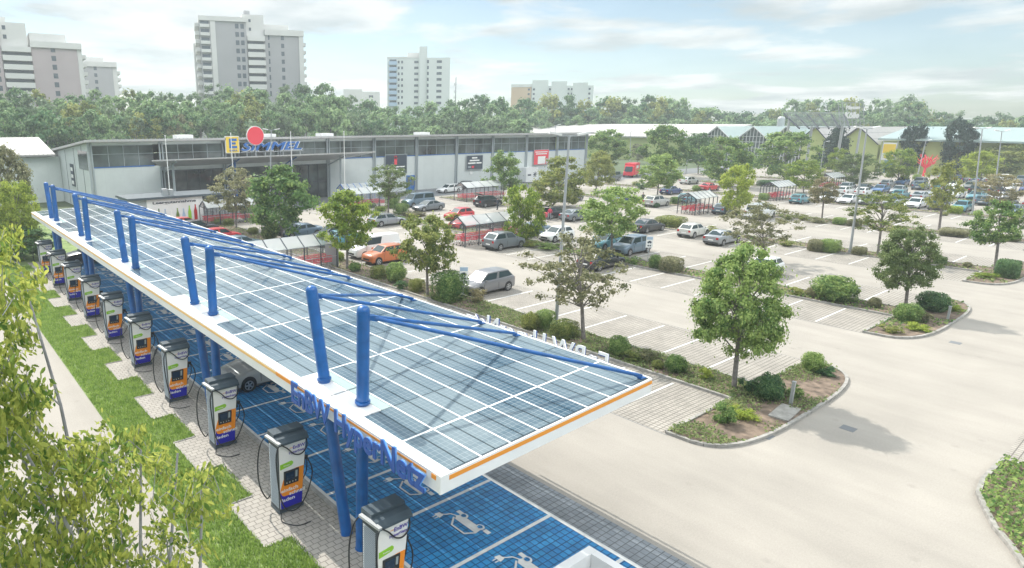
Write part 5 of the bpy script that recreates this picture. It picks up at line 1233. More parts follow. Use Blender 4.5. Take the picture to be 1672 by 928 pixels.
def make_car(kind, colr, boot=False):
    Ln, W, Hh, pk = SPEC[kind]; hw = W / 2; top = TOPS[pk]; a, b, c, d = CABS[pk]
    t = thing('parked_car', '', 'car', (0, 0, 0), 0, 'cars standing in the car park')
    X = lambda f: Ln / 2 - f * Ln
    def wid(f): return hw * (.80 + .20 * min(1, f / .09) ** .5 if f < .09 else (1 if f < .9 else 1 - .10 * ((f - .9) / .1) ** 2))
    fs = sorted(set([q[0] for q in top] + [.01, .06, .12, .36, .48, .72, .80, .90, .985]))
    secs = []
    for f in fs:
        zt = interp(top, f) ; w = wid(f); zb = .20 + (.08 if f < .02 or f > .98 else 0)
        secs.append([(X(f), 0, zb), (X(f), w * .86, zb), (X(f), w * .985, zb + .10), (X(f), w, .46), (X(f), w * .985, zt * .80), (X(f), w * .93, zt - .05), (X(f), w * .84, zt), (X(f), 0, zt + .025)])
    m = MB(); n = 8
    v = []
    for s_ in secs: v += [(p[0], p[1], p[2]) for p in s_] + [(p[0], -p[1], p[2]) for p in s_[-2:0:-1]]
    k = 14
    fcs = [(i * k + j, i * k + (j + 1) % k, (i + 1) * k + (j + 1) % k, (i + 1) * k + j) for i in range(len(secs) - 1) for j in range(k)]
    fcs += [tuple(range(k - 1, -1, -1)), tuple((len(secs) - 1) * k + j for j in range(k))]
    m.add(v, fcs)
    # glasshouse in body colour
    zb0, zb1 = interp(top, a), interp(top, d); wb, wt = hw * .88, hw * .70
    gh = [(X(a), wb * .92, zb0 - .02), (X((a + d) / 2), wb, (zb0 + zb1) / 2), (X(d), wb * .92, zb1 - .02), (X(c), wt, Hh - .05), (X((b + c) / 2), wt * 1.02, Hh - .02), (X(b), wt * .96, Hh - .06)]
    def pt(i, s): q = gh[i]; return (q[0], q[1] * s, q[2])
    crown_ = [(X(b) - .06, 0, Hh - .01), (X((b + c) / 2), 0, Hh + .02), (X(c) + .02, 0, Hh - .01)]
    v = [pt(i, 1) for i in range(6)] + [pt(i, -1) for i in range(6)] + crown_
    m.add(v, [(0, 1, 4, 5), (1, 2, 3, 4), (6, 11, 10, 7), (7, 10, 9, 8), (5, 4, 13, 12), (4, 3, 14, 13), (11, 12, 13, 10), (10, 13, 14, 9), (0, 5, 12, 11, 6), (2, 8, 9, 14, 3)])
    m.build('body', paint(colr), t, True)
    def lerp3(p, q, u): return Vector(p).lerp(Vector(q), u)
    def pane(nm, q4, ix=.07, iy=.10, off=.012):
        q4 = [Vector(q) for q in q4]; ce = sum(q4, Vector()) / 4; nrm = (q4[1] - q4[0]).cross(q4[3] - q4[0]).normalized()
        if nrm.dot(ce - Vector((0, 0, Hh * .6))) < 0: nrm = -nrm
        A_, B_, C2, D_ = q4
        def bil(u, v_): return A_.lerp(B_, u).lerp(D_.lerp(C2, u), v_) + nrm * off
        m = MB(); m.add([bil(ix, iy), bil(1 - ix, iy), bil(1 - ix, 1 - iy), bil(ix, 1 - iy)], [(0, 1, 2, 3)]); m.add([bil(ix, iy) - nrm * .03, bil(1 - ix, iy) - nrm * .03, bil(1 - ix, 1 - iy) - nrm * .03, bil(ix, 1 - iy) - nrm * .03], [(0, 1, 2, 3)])
        return m.build(nm, M['carglass'], t)
    pane('windshield', [pt(0, 1), pt(0, -1), pt(11 - 6, -1), pt(5, 1)], .05, .05); pane('rear_window', [pt(2, 1), pt(2, -1), pt(3, -1), pt(3, 1)], .08, .12)
    for s_ in (1, -1):
        van = pk == 'v' and kind == 'van'
        pane('side_window', [pt(0, s_), pt(1, s_), pt(4, s_), pt(5, s_)], .10, .13)
        if not (van and colr == 'white'): pane('side_window', [pt(1, s_), pt(2, s_), pt(3, s_), pt(4, s_)], .07, .13)
        zl = interp(top, .02) * .84
        m = MB(); m.box(X(.035), s_ * hw * .62 - .13, zl - .08, X(-.004) - .06, s_ * hw * .62 + .13, zl + .07); m.build('headlight', M['lampclear'], t)
        zl = interp(top, .98) * .80
        m = MB(); m.box(X(1.0) - .012, s_ * hw * .72 - .10, zl - .10, X(.965), s_ * hw * .72 + .13, zl + .10); m.build('taillight', M['lampred'], t)
        m = MB(); m.box(X(a) - .42, s_ * (hw + .10) - .08, zb0 + .02, X(a) - .28, s_ * (hw + .10) + .06, zb0 + .17); m.build('mirror', paint(colr), t)
        m = MB()                                           # door seams and handles
        for f in ((a + .06), (a + d) / 2 - .0, d - .13): m.box(X(f) - .008, s_ * (hw + .001) - .006, .38, X(f) + .008, s_ * (hw + .001) + .006, zb0 * .86)
        m.build('door_seam', M['black'], t)
        for f in (.175, .82):
            m = MB(); m.tube((X(f), s_ * (hw - .2), .36), (X(f), s_ * (hw + .004), .36), .385, n=18); m.build('wheel_arch', M['black'], t)
            w = obj('wheel', WME, t, (X(f), s_ * (hw - .095), .325)); rr_ = obj('rim', RME, w)
    m = MB(); m.box(X(0) - .05, -hw * .5, .40, X(0) + .006, hw * .5, .56); m.build('grille', M['black'], t)
    m = MB(); m.box(X(1) - .012, -.26, .55, X(1) + .02, .26, .66); m.build('number_plate', M['textwhite'], t)
    m = MB(); m.box(X(1) - .010, -hw * .82, .24, X(.97), hw * .82, .42); m.box(X(.02), -hw * .8, .24, X(0) + .008, hw * .8, .34); m.build('bumper', M['black'], t)
    if boot:
        m = MB(); m.add([(X(c), -hw * .8, Hh), (X(c), hw * .8, Hh), (X(c) - .95, hw * .75, Hh + .35), (X(c) - .95, -hw * .75, Hh + .35), (X(c), -hw * .8, Hh + .06), (X(c), hw * .8, Hh + .06), (X(c) - .95, hw * .75, Hh + .41), (X(c) - .95, -hw * .75, Hh + .41)], [(0, 3, 2, 1), (4, 5, 6, 7), (0, 1, 5, 4), (1, 2, 6, 5), (2, 3, 7, 6), (3, 0, 4, 7)])
        m.build('open_tailgate', paint(colr), t)
    return t
_proto = {}
def car(x, y, face, kind, colr, label, boot=False, rz=0., cat=None):
    key = (kind, colr, boot)
    if key in _proto: c = copy_tree(_proto[key])
    else: c = _proto[key] = make_car(kind, colr, boot)
    c.location = (x, y, .012); c.rotation_euler = (0, 0, (0 if face == '+' else math.pi) + rz); c['label'] = label
    if kind == 'van': c['category'] = 'van'
    else: c['category'] = 'car'
    return c
CARS = [
 (12.75, 26.75, '-', 'suv', 'beige', 'silver SUV charging under the canopy between the chargers and the lettering'),
 (12.4, 60.6, '-', 'suv', 'black', 'black car at the far end of the charging bays under the canopy'),
 (33.0, 32.3, '-', 'mpv', 'bronze', 'silver-grey compact people carrier beside the tall dark clipped bush and bay sign'),
 (33.2, 45.0, '-', 'crossover', 'orange', 'orange crossover with a grey roof line next to the white van'),
 (34.0, 47.9, '-', 'van', 'white', 'white panel van parked behind the orange crossover'),
 (46.5, 43.3, '+', 'suv', 'grey', 'dark grey SUV parked at the open end of the large glass cart shelter'),
 (54.0, 46.4, '-', 'sedan', 'bluegrey', 'blue-grey saloon beside the narrow yellow tree'),
 (54.0, 42.9, '-', 'hatch', 'white', 'white car just left of the tall street lamp, half hidden by leaves'),
 (46.6, 32.1, '+', 'estate', 'black', 'black estate behind the sparse brown tree'),
 (54.2, 34.3, '-', 'suv', 'bluegrey', 'blue-grey tall car beside the second bay sign'),
 (54.4, 37.2, '-', 'hatch', 'teal', 'teal hatchback half hidden under the dense green tree'),
 (67.0, 40.5, '+', 'sedan', 'black', 'black saloon in front of the flat clipped hedge'),
 (67.9, 35.6, '+', 'hatch', 'cream', 'cream hatchback standing alone right of the black saloon'),
 (88.5, 52.5, '+', 'suv', 'beige', 'beige SUV with a person standing at its rear'),
 (87.6, 57.6, '+', 'hatch', 'darkblue', 'dark blue hatchback behind the beige SUV'),
 (67.6, 50.9, '+', 'sedan', 'grey', 'dark grey saloon right of the lamp post, beside the car with the open boot'),
 (67.2, 54.0, '+', 'estate', 'black', 'black estate with its tailgate open by the woman with the red bag', True),
 (55.2, 53.0, '+', 'hatch', 'black', 'black hatchback partly behind the narrow yellow tree'),
 (68.6, 67.4, '+', 'suv', 'black', 'black SUV with its tailgate open next to the long red cart shelter', True),
 (77.0, 85.4, '-', 'estate', 'white', 'white estate parked along the supermarket wall'),
 (83.6, 88.4, '-', 'hatch', 'black', 'black hatchback against the supermarket wall behind the red cart shelter, left of two'),
 (89.0, 88.4, '-', 'sedan', 'black', 'black saloon against the supermarket wall behind the red cart shelter, right of two'),
 (60.5, 73.8, '-', 'van', 'bluegrey', 'blue-grey van in front of the supermarket wall beside the clipped bushes'),
 (58.6, 69.2, '-', 'sedan', 'grey', 'dark grey saloon in front of the blue-grey van'),
 (56.2, 60.3, '-', 'hatch', 'red', 'red hatchback just above the large glass cart shelter'),
 (52.0, 54.7, '-', 'hatch', 'red', 'red hatchback hidden behind the frames of the large glass cart shelter'),
 (46.0, 62.0, '+', 'estate', 'silver', 'silver estate behind the yellowing tree'),
 (33.6, 61.0, '-', 'sedan', 'bluegrey', 'blue-grey saloon beneath the spreading green tree'),
 (35.2, 57.4, '-', 'hatch', 'black', 'black hatchback right of the spreading green tree'),
 (34.2, 54.6, '-', 'sedan', 'teal', 'pale teal saloon above the near cart shelter'),
 (33.6, 65.0, '-', 'hatch', 'grey', 'grey hatchback behind the green bush left of the spreading tree'),
 (25.6, 63.4, '+', 'hatch', 'red', 'red hatchback just behind the far stay rods of the canopy'),
 (25.4, 57.9, '+', 'sedan', 'bluegrey', 'blue-grey saloon beyond the canopy edge, left of the near cart shelter'),
 (25.6, 70.4, '+', 'sedan', 'black', 'black saloon beyond the canopy edge in front of the picture board kiosk'),
 (25.4, 73.2, '+', 'hatch', 'red', 'small red car beside the kiosk, mostly hidden by the canopy'),
 (120.3, 82.4, '-', 'van', 'grey', 'grey minibus left of the red box van'),
 (127.0, 68.6, '+', 'estate', 'white', 'white estate above the blue saloon'),
 (106.0, 60.3, '+', 'sedan', 'darkblue', 'dark blue saloon right of the yellow-topped tree'),
 (117.0, 59.4, '+', 'sedan', 'red', 'red saloon at the foot of the broad tree above the middle cart shelter'),
 (96.4, 52.0, '+', 'hatch', 'teal', 'pale teal hatchback left of the middle cart shelter'),
 (88.6, 42.4, '+', 'hatch', 'bluegrey', 'blue-grey hatchback at the right end of the middle cart shelter'),
 (88.0, 37.6, '+', 'van', 'white', 'white van half hidden by the thin brown tree'),
 (66.2, 31.6, '+', 'sedan', 'silver', 'silver open-topped car left of the thin brown tree'),
 (54.4, 22.4, '-', 'hatch', 'white', 'white hatchback behind the large green tree, one wheel showing'),
 (99.0, 77.0, '-', 'hatch', 'white', 'white hatchback right of the container with the star pattern'),
 (84.0, 64.5, '+', 'sedan', 'grey', 'grey saloon behind the two leafy trees right of the street lamp'),
 (109.5, 41.3, '+', 'hatch', 'teal', 'teal hatchback right of the glass-roofed cart shelter'),
]
for c in CARS:
    car(c[0], c[1], c[2], c[3], c[4], c[5], c[6] if len(c) > 6 else False)
# rows right of the small rose tree and beyond
COLS = ['white', 'silver', 'white', 'grey', 'silver', 'black', 'bluegrey', 'white', 'teal', 'silver', 'blue', 'grey', 'bluegrey', 'black', 'darkblue']
KN = ['hatch', 'mpv', 'suv', 'sedan', 'estate', 'hatch']
rr = random.Random(12)
def ordn(n): return ORD[n] if n else 'first'
def carrow(x, ys, face, desc):
    cc = Counter()
    ys = sorted(ys, reverse=True)
    for y in ys:
        cl = rr.choice(COLS); kd = rr.choice(KN); cc[(cl, kd)] += 1; n = cc[(cl, kd)]
        nm = dict(hatch='hatchback', mpv='people carrier', suv='SUV', sedan='saloon', estate='estate')[kd]
        car(x + rr.uniform(-.25, .25), y + rr.uniform(-.12, .12), face, kd, cl, f'{cl} {nm} in the {desc}'.replace('bluegrey', 'blue-grey').replace('darkblue', 'dark blue') + (f', {ordn(n-1)} such from the left' if n > 1 else ''))
Y = lambda a, b, skip=(): [13.4 + 2.6 * k for k in range(a, b) if k not in skip]
carrow(115.5, Y(8, 11), '-', 'short row behind the rose-tinged tree')
carrow(117.4, Y(0, 8, (3,)), '-', 'row behind the tiered trees')
carrow(129.6, Y(2, 12, (5, 9)), '+', 'fifth double row, nearer side')
carrow(137.6, Y(1, 13, (3, 8)), '-', 'fifth double row, farther side')
carrow(150.4, Y(0, 12, (4, 7, 10)), '+', 'row before the banner, nearer side')
carrow(158.8, Y(0, 12, (2, 6, 9)), '-', 'row before the banner, farther side')
carrow(176.0, Y(-2, 11, (3, 6)), '+', 'last row before the garden centre')
carrow(184.0, Y(-3, 9, (1, 5)), '-', 'row by the garden centre wall')
carrow(205.0, [2 + 3.0 * k for k in range(0, 8)], '+', 'distant cars right of the garden centre')
m = MB(); m.rect(150, -60, 330, 26, .005); struct('far_parking_lot', m, M['asphalt'])
# red box van
t = thing('box_van', 'bright red box van with a white sticker, right of the grey minibus', 'van', (133, 85.8, 0), math.pi + .35)
m = MB(); m.box(-3.0, -1.1, .55, 1.6, 1.1, 3.1); part(m, 'box_body', M['red'], t); t.children[-1].matrix_parent_inverse = Matrix.Identity(4)
def lp(mb, name, mt, par=None): o = mb.build(name, M[mt] if isinstance(mt, str) else mt); o.parent = par or t; return o
lp(MB().prism_y([(1.62, .5), (3.0, .5), (3.05, 1.2), (2.5, 1.5), (2.0, 2.5), (1.62, 2.6)], -1.0, 1.0), 'cab', 'red')
lp(MB().add([(3.02, -.85, 1.3), (3.02, .85, 1.3), (2.08, .8, 2.42), (2.08, -.8, 2.42)], [(0, 1, 2, 3)]), 'windshield', 'carglass').location = (.02, 0, .04)
for s_ in (-1, 1):
    lp(MB().box(-2.0, s_ * 1.105 - .005, 2.0, .2, s_ * 1.105 + .005, 2.6), 'sticker', 'textwhite')
    for x in (-2.0, 2.2): w = obj('wheel', WME, t, (x, s_ * .95, .325)); obj('rim', RME, w)
# open trailer at the bottom edge
P = at(962, 891, 1.05)
t = thing('box_trailer', 'white open-topped trailer with a pale rim cut off by the bottom edge', 'trailer', (P.x, P.y, 0))
m = MB(); m.box(-2.1, -3.4, .35, 0, 0, .40); lp(m, 'floor', 'aludark')
m = MB()
for (a, b, c, d) in ((-2.1, -.24, 0, 0), (-2.1, -3.4, 0, -3.16), (-2.1, -3.155, -1.86, -.245), (-.24, -3.155, 0, -.245)): m.box(a, b, .405, c, d, 1.05)
lp(m, 'side_wall', 'whitepaint')
for x in (-1.98, -.12):
    for y in (-1.3, -2.1): w = obj('wheel', WME, t, (x, y, .325)); w.rotation_euler = (0, 0, math.pi / 2)
rr2 = random.Random(3); m = MB()
for i in range(26):
    a = Vector((rr2.uniform(-1.7, -.4), rr2.uniform(-2.6, -.5), .45)); m.bar(a, a + Vector((rr2.uniform(-.4, .4), rr2.uniform(-.4, .4), rr2.uniform(.05, .4))), .03, .03)
tag(m.build('pruned_branches', M['leaf_brown']), 'tangle of cut twigs lying in the white open-topped trailer', 'twigs', kind='stuff').location = (P.x, P.y, 0)

# ------------------------------------------------------------------ cart shelters and carts
def cart():
    t = thing('shopping_cart', '', 'shopping cart', (0, 0, 0), 0, 'red shopping carts in the shelters')
    m = MB()
    for z, e in ((.55, .0), (.75, .03), (.98, .06)):
        pts = [(-.40 - e, -.24 - e * .5, z), (.38 + e, -.20, z), (.38 + e, .20, z), (-.40 - e, .24 + e * .5, z), (-.40 - e, -.24 - e * .5, z)]
        for a, b in zip(pts, pts[1:]): m.bar(a, b, .03, .05)
    for u in np.linspace(-.36, .36, 6):
        for s_ in (-1, 1): m.bar((u, s_ * .21, .55), (u, s_ * .235, .98), .022, .022)
    for u in (-.1, .1):
        for x in (-.41, .41): m.bar((x, u, .55), (x, u, .98), .022, .022)
    m.box(-.38, -.2, .54, .36, .2, .56); m.build('basket', M['cartred'], t)
    m = MB(); m.tube((-.52, -.26, 1.04), (-.52, .26, 1.04), .03, n=6); m.build('handle', M['cartred'], t)
    m = MB()
    for s_ in (-1, 1): m.bar((-.5, s_ * .22, 1.0), (-.36, s_ * .22, .2), .03, .03); m.bar((-.42, s_ * .22, .18), (.42, s_ * .18, .18), .03, .03); m.bar((.2, s_ * .18, .2), (.3, s_ * .2, .55), .03, .03)
    m.build('frame', M['wire'], t)
    m = MB()
    for x in (-.4, .4):
        for s_ in (-1, 1): m.tube((x, s_ * .2 - .015, .07), (x, s_ * .2 + .015, .07), .07, n=8)
    m.build('castors', M['black'], t); return t
cart0 = cart(); first_cart = [True]
def shelter(x, y, Lx, Wy, n, label, h=2.15, carts=6, frame='darkframe', where='', rz=0., red=True):
    t = thing('cart_shelter', label, 'cart shelter', (x, y, 0), rz, 'glazed cart shelters')
    rid = h + .75
    for i in range(n + 1):
        u = Lx * i / n; m = MB()
        for v in (0, Wy): m.bar((u, v, 0), (u, v, h), .08, .08)
        m.bar((u, 0, h), (u, Wy / 2, rid), .10, .10); m.bar((u, Wy / 2, rid), (u, Wy, h), .10, .10)
        if i in (0, n): m.bar((u, 0, h), (u, Wy, h), .06, .06)
        o = m.build('frame', M[frame]); o.parent = t
    m = MB()
    for v in (0, Wy): m.bar((0, v, h + .01), (Lx, v, h + .01), .06, .06)
    m.bar((0, Wy / 2, rid), (Lx, Wy / 2, rid), .06, .06); m.bar((0, 0, 1.1), (Lx, 0, 1.1), .04, .04); m.bar((0, Wy, 1.1), (Lx, Wy, 1.1), .04, .04)
    o = m.build('rail', M['midframe']); o.parent = t
    for i in range(n):
        a, b = Lx * i / n + .05, Lx * (i + 1) / n - .05
        for (v0, z0, v1, z1, nm) in ((0, h + .05, Wy / 2, rid + .04, 'roof_pane'), (Wy / 2, rid + .04, Wy, h + .05, 'roof_pane'), (0, .15, 0, h - .06, 'wall_pane'), (Wy, .15, Wy, h - .06, 'wall_pane')):
            m = MB(); m.add([(a, v0, z0), (b, v0, z0), (b, v1, z1), (a, v1, z1)], [(0, 1, 2, 3)]); o = m.build(nm, M['clearroof' if nm == 'roof_pane' else 'clear']); o.parent = t
    for i in range(carts):
        u = .6 + (Lx - 1.2) * i / max(1, carts - 1)
        for v in (Wy * .28, Wy * .72):
            lab = f'red shopping carts nested in the {where}'
            cx_, sx_ = math.cos(rz), math.sin(rz); lx, ly = x + u * cx_ - v * sx_, y + u * sx_ + v * cx_
            lab = lab.replace('carts', 'cart')
            if first_cart[0]: cart0.location = (lx, ly, .01); cart0['label'] = lab; cart0['group'] = f'carts in the {where}'; first_cart[0] = False
            else: c = copy_tree(cart0, (lx, ly, .01), rz, lab); c['group'] = f'carts in the {where}'
shelter(43.5, 45.7, 9.6, 2.3, 5, 'large glazed cart shelter with dark frames left of the dark grey SUV', carts=8, where='large glazed shelter')
shelter(20.6, 45.4, 7.8, 2.3, 5, 'near cart shelter with a pale end panel, just behind the canopy edge', carts=7, where='near shelter behind the canopy')
shelter(83.6, 43.9, 5.6, 2.5, 5, 'middle cart shelter with dark frames beside the narrow yellow-green tree', carts=4, where='middle shelter')
shelter(109.4, 44.6, 6.5, 2.6, 6, 'glass-roofed cart shelter left of the bright yellow round tree', carts=4, where='shelter left of the bright yellow tree')
shelter(69.6, 73.0, 9.5, 2.9, 5, 'long cart shelter full of red carts before the supermarket wall', carts=9, where='long shelter before the wall')
shelter(28.2, 73.8, 6.4, 2.4, 4, 'cart shelter beside the bottle return kiosk', carts=6, where='shelter beside the kiosk')
shelter(50.5, 76.0, 6.0, 2.4, 4, 'pale-roofed cart shelter behind the yellowing tree', carts=5, where='pale-roofed shelter behind the yellowing tree')
shelter(136.0, 46.5, 6.5, 2.6, 6, 'farthest cart shelter, behind the rose-tinged tree', carts=4, where='farthest shelter')
shelter(54.5, 84.6, 7.0, 2.2, 6, 'empty dark-framed bicycle shelter against the supermarket wall', carts=0, frame='bluesign', h=1.9)
m = MB(); m.box(28.55, 45.5, 0, 28.62, 47.6, 2.6); tag(m.build('display_panel', M['midframe']), 'pale upright panel closing the end of the near cart shelter', 'panel')

# ------------------------------------------------------------------ lamps, flag poles, signs
def lamp(base, topz, ex, ey, label, arms=2):
    t = thing('street_lamp', label, 'street lamp', base, 0, 'tall street lamps')
    H = topz; m = MB(); m.tube((0, 0, 0), (ex, ey, H), .12, .06, 10); m.build('pole', M['pole'], t, True)
    m = MB(); m.tube((0, 0, 0), (ex * .03, ey * .03, H * .03), .17, n=10); m.build('pole_foot', M['pole'], t)
    for s_ in ([-1, 1] if arms == 2 else [1]):
        a = Vector((ex, ey, H)); b = a + RIGHT * s_ * 1.15 + Vector((0, 0, .22))
        m = MB(); m.bar(a, a.lerp(b, .45), .07, .07); m.build('arm', M['pole'], t)
        m = MB(); m.bar(a.lerp(b, .4), b, .30, .12); m.build('lamp_head', M['whitepaint'], t)
def lamp_px(b, tp, label, arms=2):
    Bp = at(*b); z = zat(Bp, tp[1]); s = mpp((Bp.x, Bp.y, z)); v = Vector((Bp.x, Bp.y, z)) - CAM
    px = CXP + FPX * v.dot(RIGHT) / v.dot(FWD); off = RIGHT * ((tp[0] - px) * s)
    lamp(Bp, z, off.x, off.y, label, arms)
lamp_px((907.6, 531.5), (929.6, 223), 'tall street lamp rising behind the clipped bushes beside the canopy')
lamp_px((1387.6, 414), (1415.6, 211), 'street lamp beside the green clipped hedge of the third bed')
lamp_px((1587.6, 350), (1604, 211), 'street lamp in the fifth bed near the right edge')
lamp_px((440, 345), (443, 213), 'double-headed street lamp in front of the store lettering')
lamp_px((1338, 290), (1346, 232), 'slim street lamp left of the broad dark conifer', 1); lamp_px((1497, 292), (1512, 230), 'slim street lamp in front of the tall dark column by the sculpture', 1)
lamp_px((1543, 285), (1560, 232), 'slim street lamp left of the widest dark column', 1); lamp_px((1526, 262), (1536, 226), 'distant street lamp between the two dark columns', 1)
lamp_px((1622, 330), (1636, 215), 'distant double lamp at the right beyond the bright round bush'); lamp_px((1028, 275), (1030, 215), 'small street lamp in front of the lime wall', 1)
lamp_px((1120, 285), (1122, 262), 'short lamp beside the dark leafy tree', 1); lamp_px((903, 290), (907, 205), 'lamp pole at the right end of the supermarket wall', 1)
for i, (px_, t0, b0) in enumerate(((276, 222, 345), (381.5, 218, 350), (477.5, 216, 335), (563, 215, 325))):
    P = on_y(px_, 300, 82.8); z = on_y(px_, t0, 82.8).z
    t = thing('flag_pole', ['leftmost', 'second from left', 'third from left', 'rightmost'][i] + ' of the four bare white flag poles before the supermarket', 'flag pole', (P.x, P.y, 0), 0, 'bare white flag poles')
    m = MB(); m.tube((0, 0, 0), (0, 0, z), .075, .05, 8); m.build('pole', M['textwhite'], t)
    m = MB(); m.ball((0, 0, z), .09, 8, 4, -1); m.build('knob', M['textwhite'], t)
for b, lab in (((756, 492), 'white bay sign on a thin post beside the silver people carrier'), ((1057, 431), 'white bay sign on a thin post beside the blue-grey tall car')):
    P = at(*b); t = thing('bay_sign', lab, 'sign', P, YAW)
    m = MB(); m.tube((0, .03, 0), (0, .03, 2.3), .028, n=8); m.build('post', M['pole'], t)
    m = MB(); m.box(-.30, -.02, 1.45, .30, 0, 2.45); pl = m.build('plate', M['textwhite'], t)
    m = MB(); m.box(-.26, -.026, 2.15, .26, -.021, 2.40); m.build('header', M['letterside'], pl)
    m = MB(); m.box(-.18, -.026, 1.86, .18, -.021, 1.98); m.box(-.10, -.026, 1.981, .10, -.021, 2.05); m.tube((-.1, -.022, 1.85), (-.1, -.028, 1.85), .04, n=8); m.tube((.1, -.022, 1.85), (.1, -.028, 1.85), .04, n=8); m.build('car_symbol', M['signdark'], pl)
    m = MB(); m.box(-.15, -.026, 1.56, -.02, -.021, 1.68); m.box(.03, -.026, 1.56, .15, -.021, 1.68); m.build('symbol', M['signdark'], pl)
for b, h, lab in (((1290.5, 663), 623, 'short white marker post between the dense bushes of the nearest kerbed island'), ((1547, 523), 500, 'short white marker post in the second kerbed island')):
    P = at(*b); m = MB(); z = zat(P, h); m.box(-.06, -.06, 0, .06, .06, z - .05); m.box(-.07, -.07, z - .05, .07, .07, z)
    o = m.build('marker_post', M['steel']); o.location = P; tag(o, lab, 'post', 'marker posts in the islands')
P = at(1281, 677); m = MB(); m.box(-.85, -.38, .05, .85, .38, .13); o = m.build('concrete_cover', M['kerb']); o.location = P; o.rotation_euler = (0, 0, .1); tag(o, 'flat concrete cover slab beside the marker post in the nearest island', 'cover')
# red branching sculpture
P = at(1508, 288); t = thing('tree_sculpture', 'bright red branching sculpture standing among the far cars', 'sculpture', P)
H = zat(P, 252); m = MB(); m.tube((0, 0, 0), (0, 0, H * .42), .3, .2, 8); m.build('stem', M['red'], t)
m = MB(); q = random.Random(4)
for i in range(11):
    a = i * .57; e = RIGHT * math.cos(a) * H * .46 + Vector((0, math.sin(a) * 1.2, H * (.62 + .38 * abs(math.sin(a))))); m.tube((0, 0, H * .36), e, .15, .06, 6)
    for k in range(2): b0 = Vector((0, 0, H * .36)).lerp(e, .55); m.tube(b0, b0 + Vector((q.uniform(-1.4, 1.4), q.uniform(-1, 1), q.uniform(.4, 1.6))), .10, .05, 5)
m.build('branches', M['red'], t)
# fence at the far left end
t = thing('mesh_fence', 'dark wire fence at the far end of the canopy', 'fence', (6, 66, 0))
for i in range(8):
    x = -3 + i * 2.4; m = MB(); m.tube((x, 6, 0), (x, 6, 2.0), .04, n=6); m.build('post', M['darkframe'], t)
m = MB()
for z in (.2, .65, 1.1, 1.55, 1.95): m.bar((-3, 6, z), (13.8, 6, z), .015, .02)
m.build('wire', M['darkframe'], t)

# ------------------------------------------------------------------ people
def person(px_, label, top, legs, facing, pose=0., hairc='cloth_dark'):
    P = at(*px_); t = thing('person', label, 'person', (P.x, P.y, 0), facing)
    J = dict(pel=(0, 0, .95, .15), ch=(0, .02, 1.22, .16), nk=(0, .02, 1.44, .065), hd=(0, .03, 1.60, .095), ht=(0, .03, 1.70, .07),
             hl=(-.10, 0, .86, .10), kl=(-.12, .03 + pose * .1, .48, .07), al=(-.12, pose * .22 - .02, .09, .045), tl=(-.12, .16 + pose * .2, .04, .04),
             hr=(.10, 0, .86, .10), kr=(.12, .03, .48, .07), ar=(.12, -.02 - pose * .1, .09, .045), tr=(.12, .15 - pose * .1, .04, .04),
             sl=(-.19, .02, 1.38, .06), el=(-.25, .05, 1.12, .045), wl=(-.22, .26, .98, .035), fl=(-.20, .36, .98, .03),
             sr=(.19, .02, 1.38, .06), er=(.25, .05, 1.12, .045), wr=(.22, .26, .98, .035), fr=(.20, .36, .98, .03))
    E_ = [('pel', 'ch'), ('ch', 'nk'), ('nk', 'hd'), ('hd', 'ht'), ('pel', 'hl'), ('hl', 'kl'), ('kl', 'al'), ('al', 'tl'), ('pel', 'hr'), ('hr', 'kr'), ('kr', 'ar'), ('ar', 'tr'), ('ch', 'sl'), ('sl', 'el'), ('el', 'wl'), ('wl', 'fl'), ('ch', 'sr'), ('sr', 'er'), ('er', 'wr'), ('wr', 'fr')]
    ks = list(J); me = bpy.data.meshes.new('b'); me.from_pydata([J[k][:3] for k in ks], [(ks.index(a), ks.index(b)) for a, b in E_], []); o = bpy.data.objects.new('b', me); col.objects.link(o)
    o.modifiers.new('s', 'SKIN'); sub = o.modifiers.new('u', 'SUBSURF'); sub.levels = 1; sub.render_levels = 1
    sv = me.skin_vertices[0].data
    for i, k in enumerate(ks): sv[i].radius = (J[k][3], J[k][3]); sv[i].use_root = (k == 'pel')
    dg = bpy.context.evaluated_depsgraph_get(); b = bpy.data.meshes.new_from_object(o.evaluated_get(dg)); b.name = 'person_body'; bpy.data.objects.remove(o)
    b.materials.clear()
    for mm in ('skin', top, legs, 'black'): b.materials.append(M[mm])
    for f in b.polygons:
        z = f.center.z; out = abs(f.center.x); f.use_smooth = True
        f.material_index = 3 if z < .12 else 2 if z < .95 and f.center.y < .2 else 0 if z > 1.46 or f.center.y > .27 else 1
    body = obj('body', b, t); m = MB(); m.ball((0, .0, 1.64), (.105, .11, .11), 10, 6, -.1); m.build('hair', M[hairc], t, True)
    return t
person((812, 343), 'person in dark clothes standing behind the open black SUV', 'cloth_dark', 'cloth_dark', 1.2)
person((897, 360), 'woman in a red top beside a shopping cart behind the open black estate', 'cloth_red', 'cloth_grey', 2.4, .6, 'leaf_brown')
person((1049, 333), 'person in dark clothes at the rear of the beige SUV', 'cloth_dark', 'cloth_dark', -1.4)
P = at(890, 362); t = thing('loaded_cart', 'shopping cart carrying a big red bag beside the woman in red', 'shopping cart', (P.x, P.y, 0), 1.0)
m = MB()
for z in (.5, .75, .98): m.bar((-.4, -.24, z), (.4, -.24, z), .03, .03); m.bar((-.4, .24, z), (.4, .24, z), .03, .03); m.bar((-.4, -.24, z), (-.4, .24, z), .03, .03); m.bar((.4, -.24, z), (.4, .24, z), .03, .03)
for x, y in ((-.4, -.24), (.4, -.24), (-.4, .24), (.4, .24)): m.bar((x, y, .1), (x, y, 1.0), .03, .03)
m.build('frame', M['wire'], t)
m = MB()
for x in (-.4, .4):
    for y in (-.2, .2): m.tube((x, y - .02, .07), (x, y + .02, .07), .07, n=8)
m.build('castors', M['black'], t)
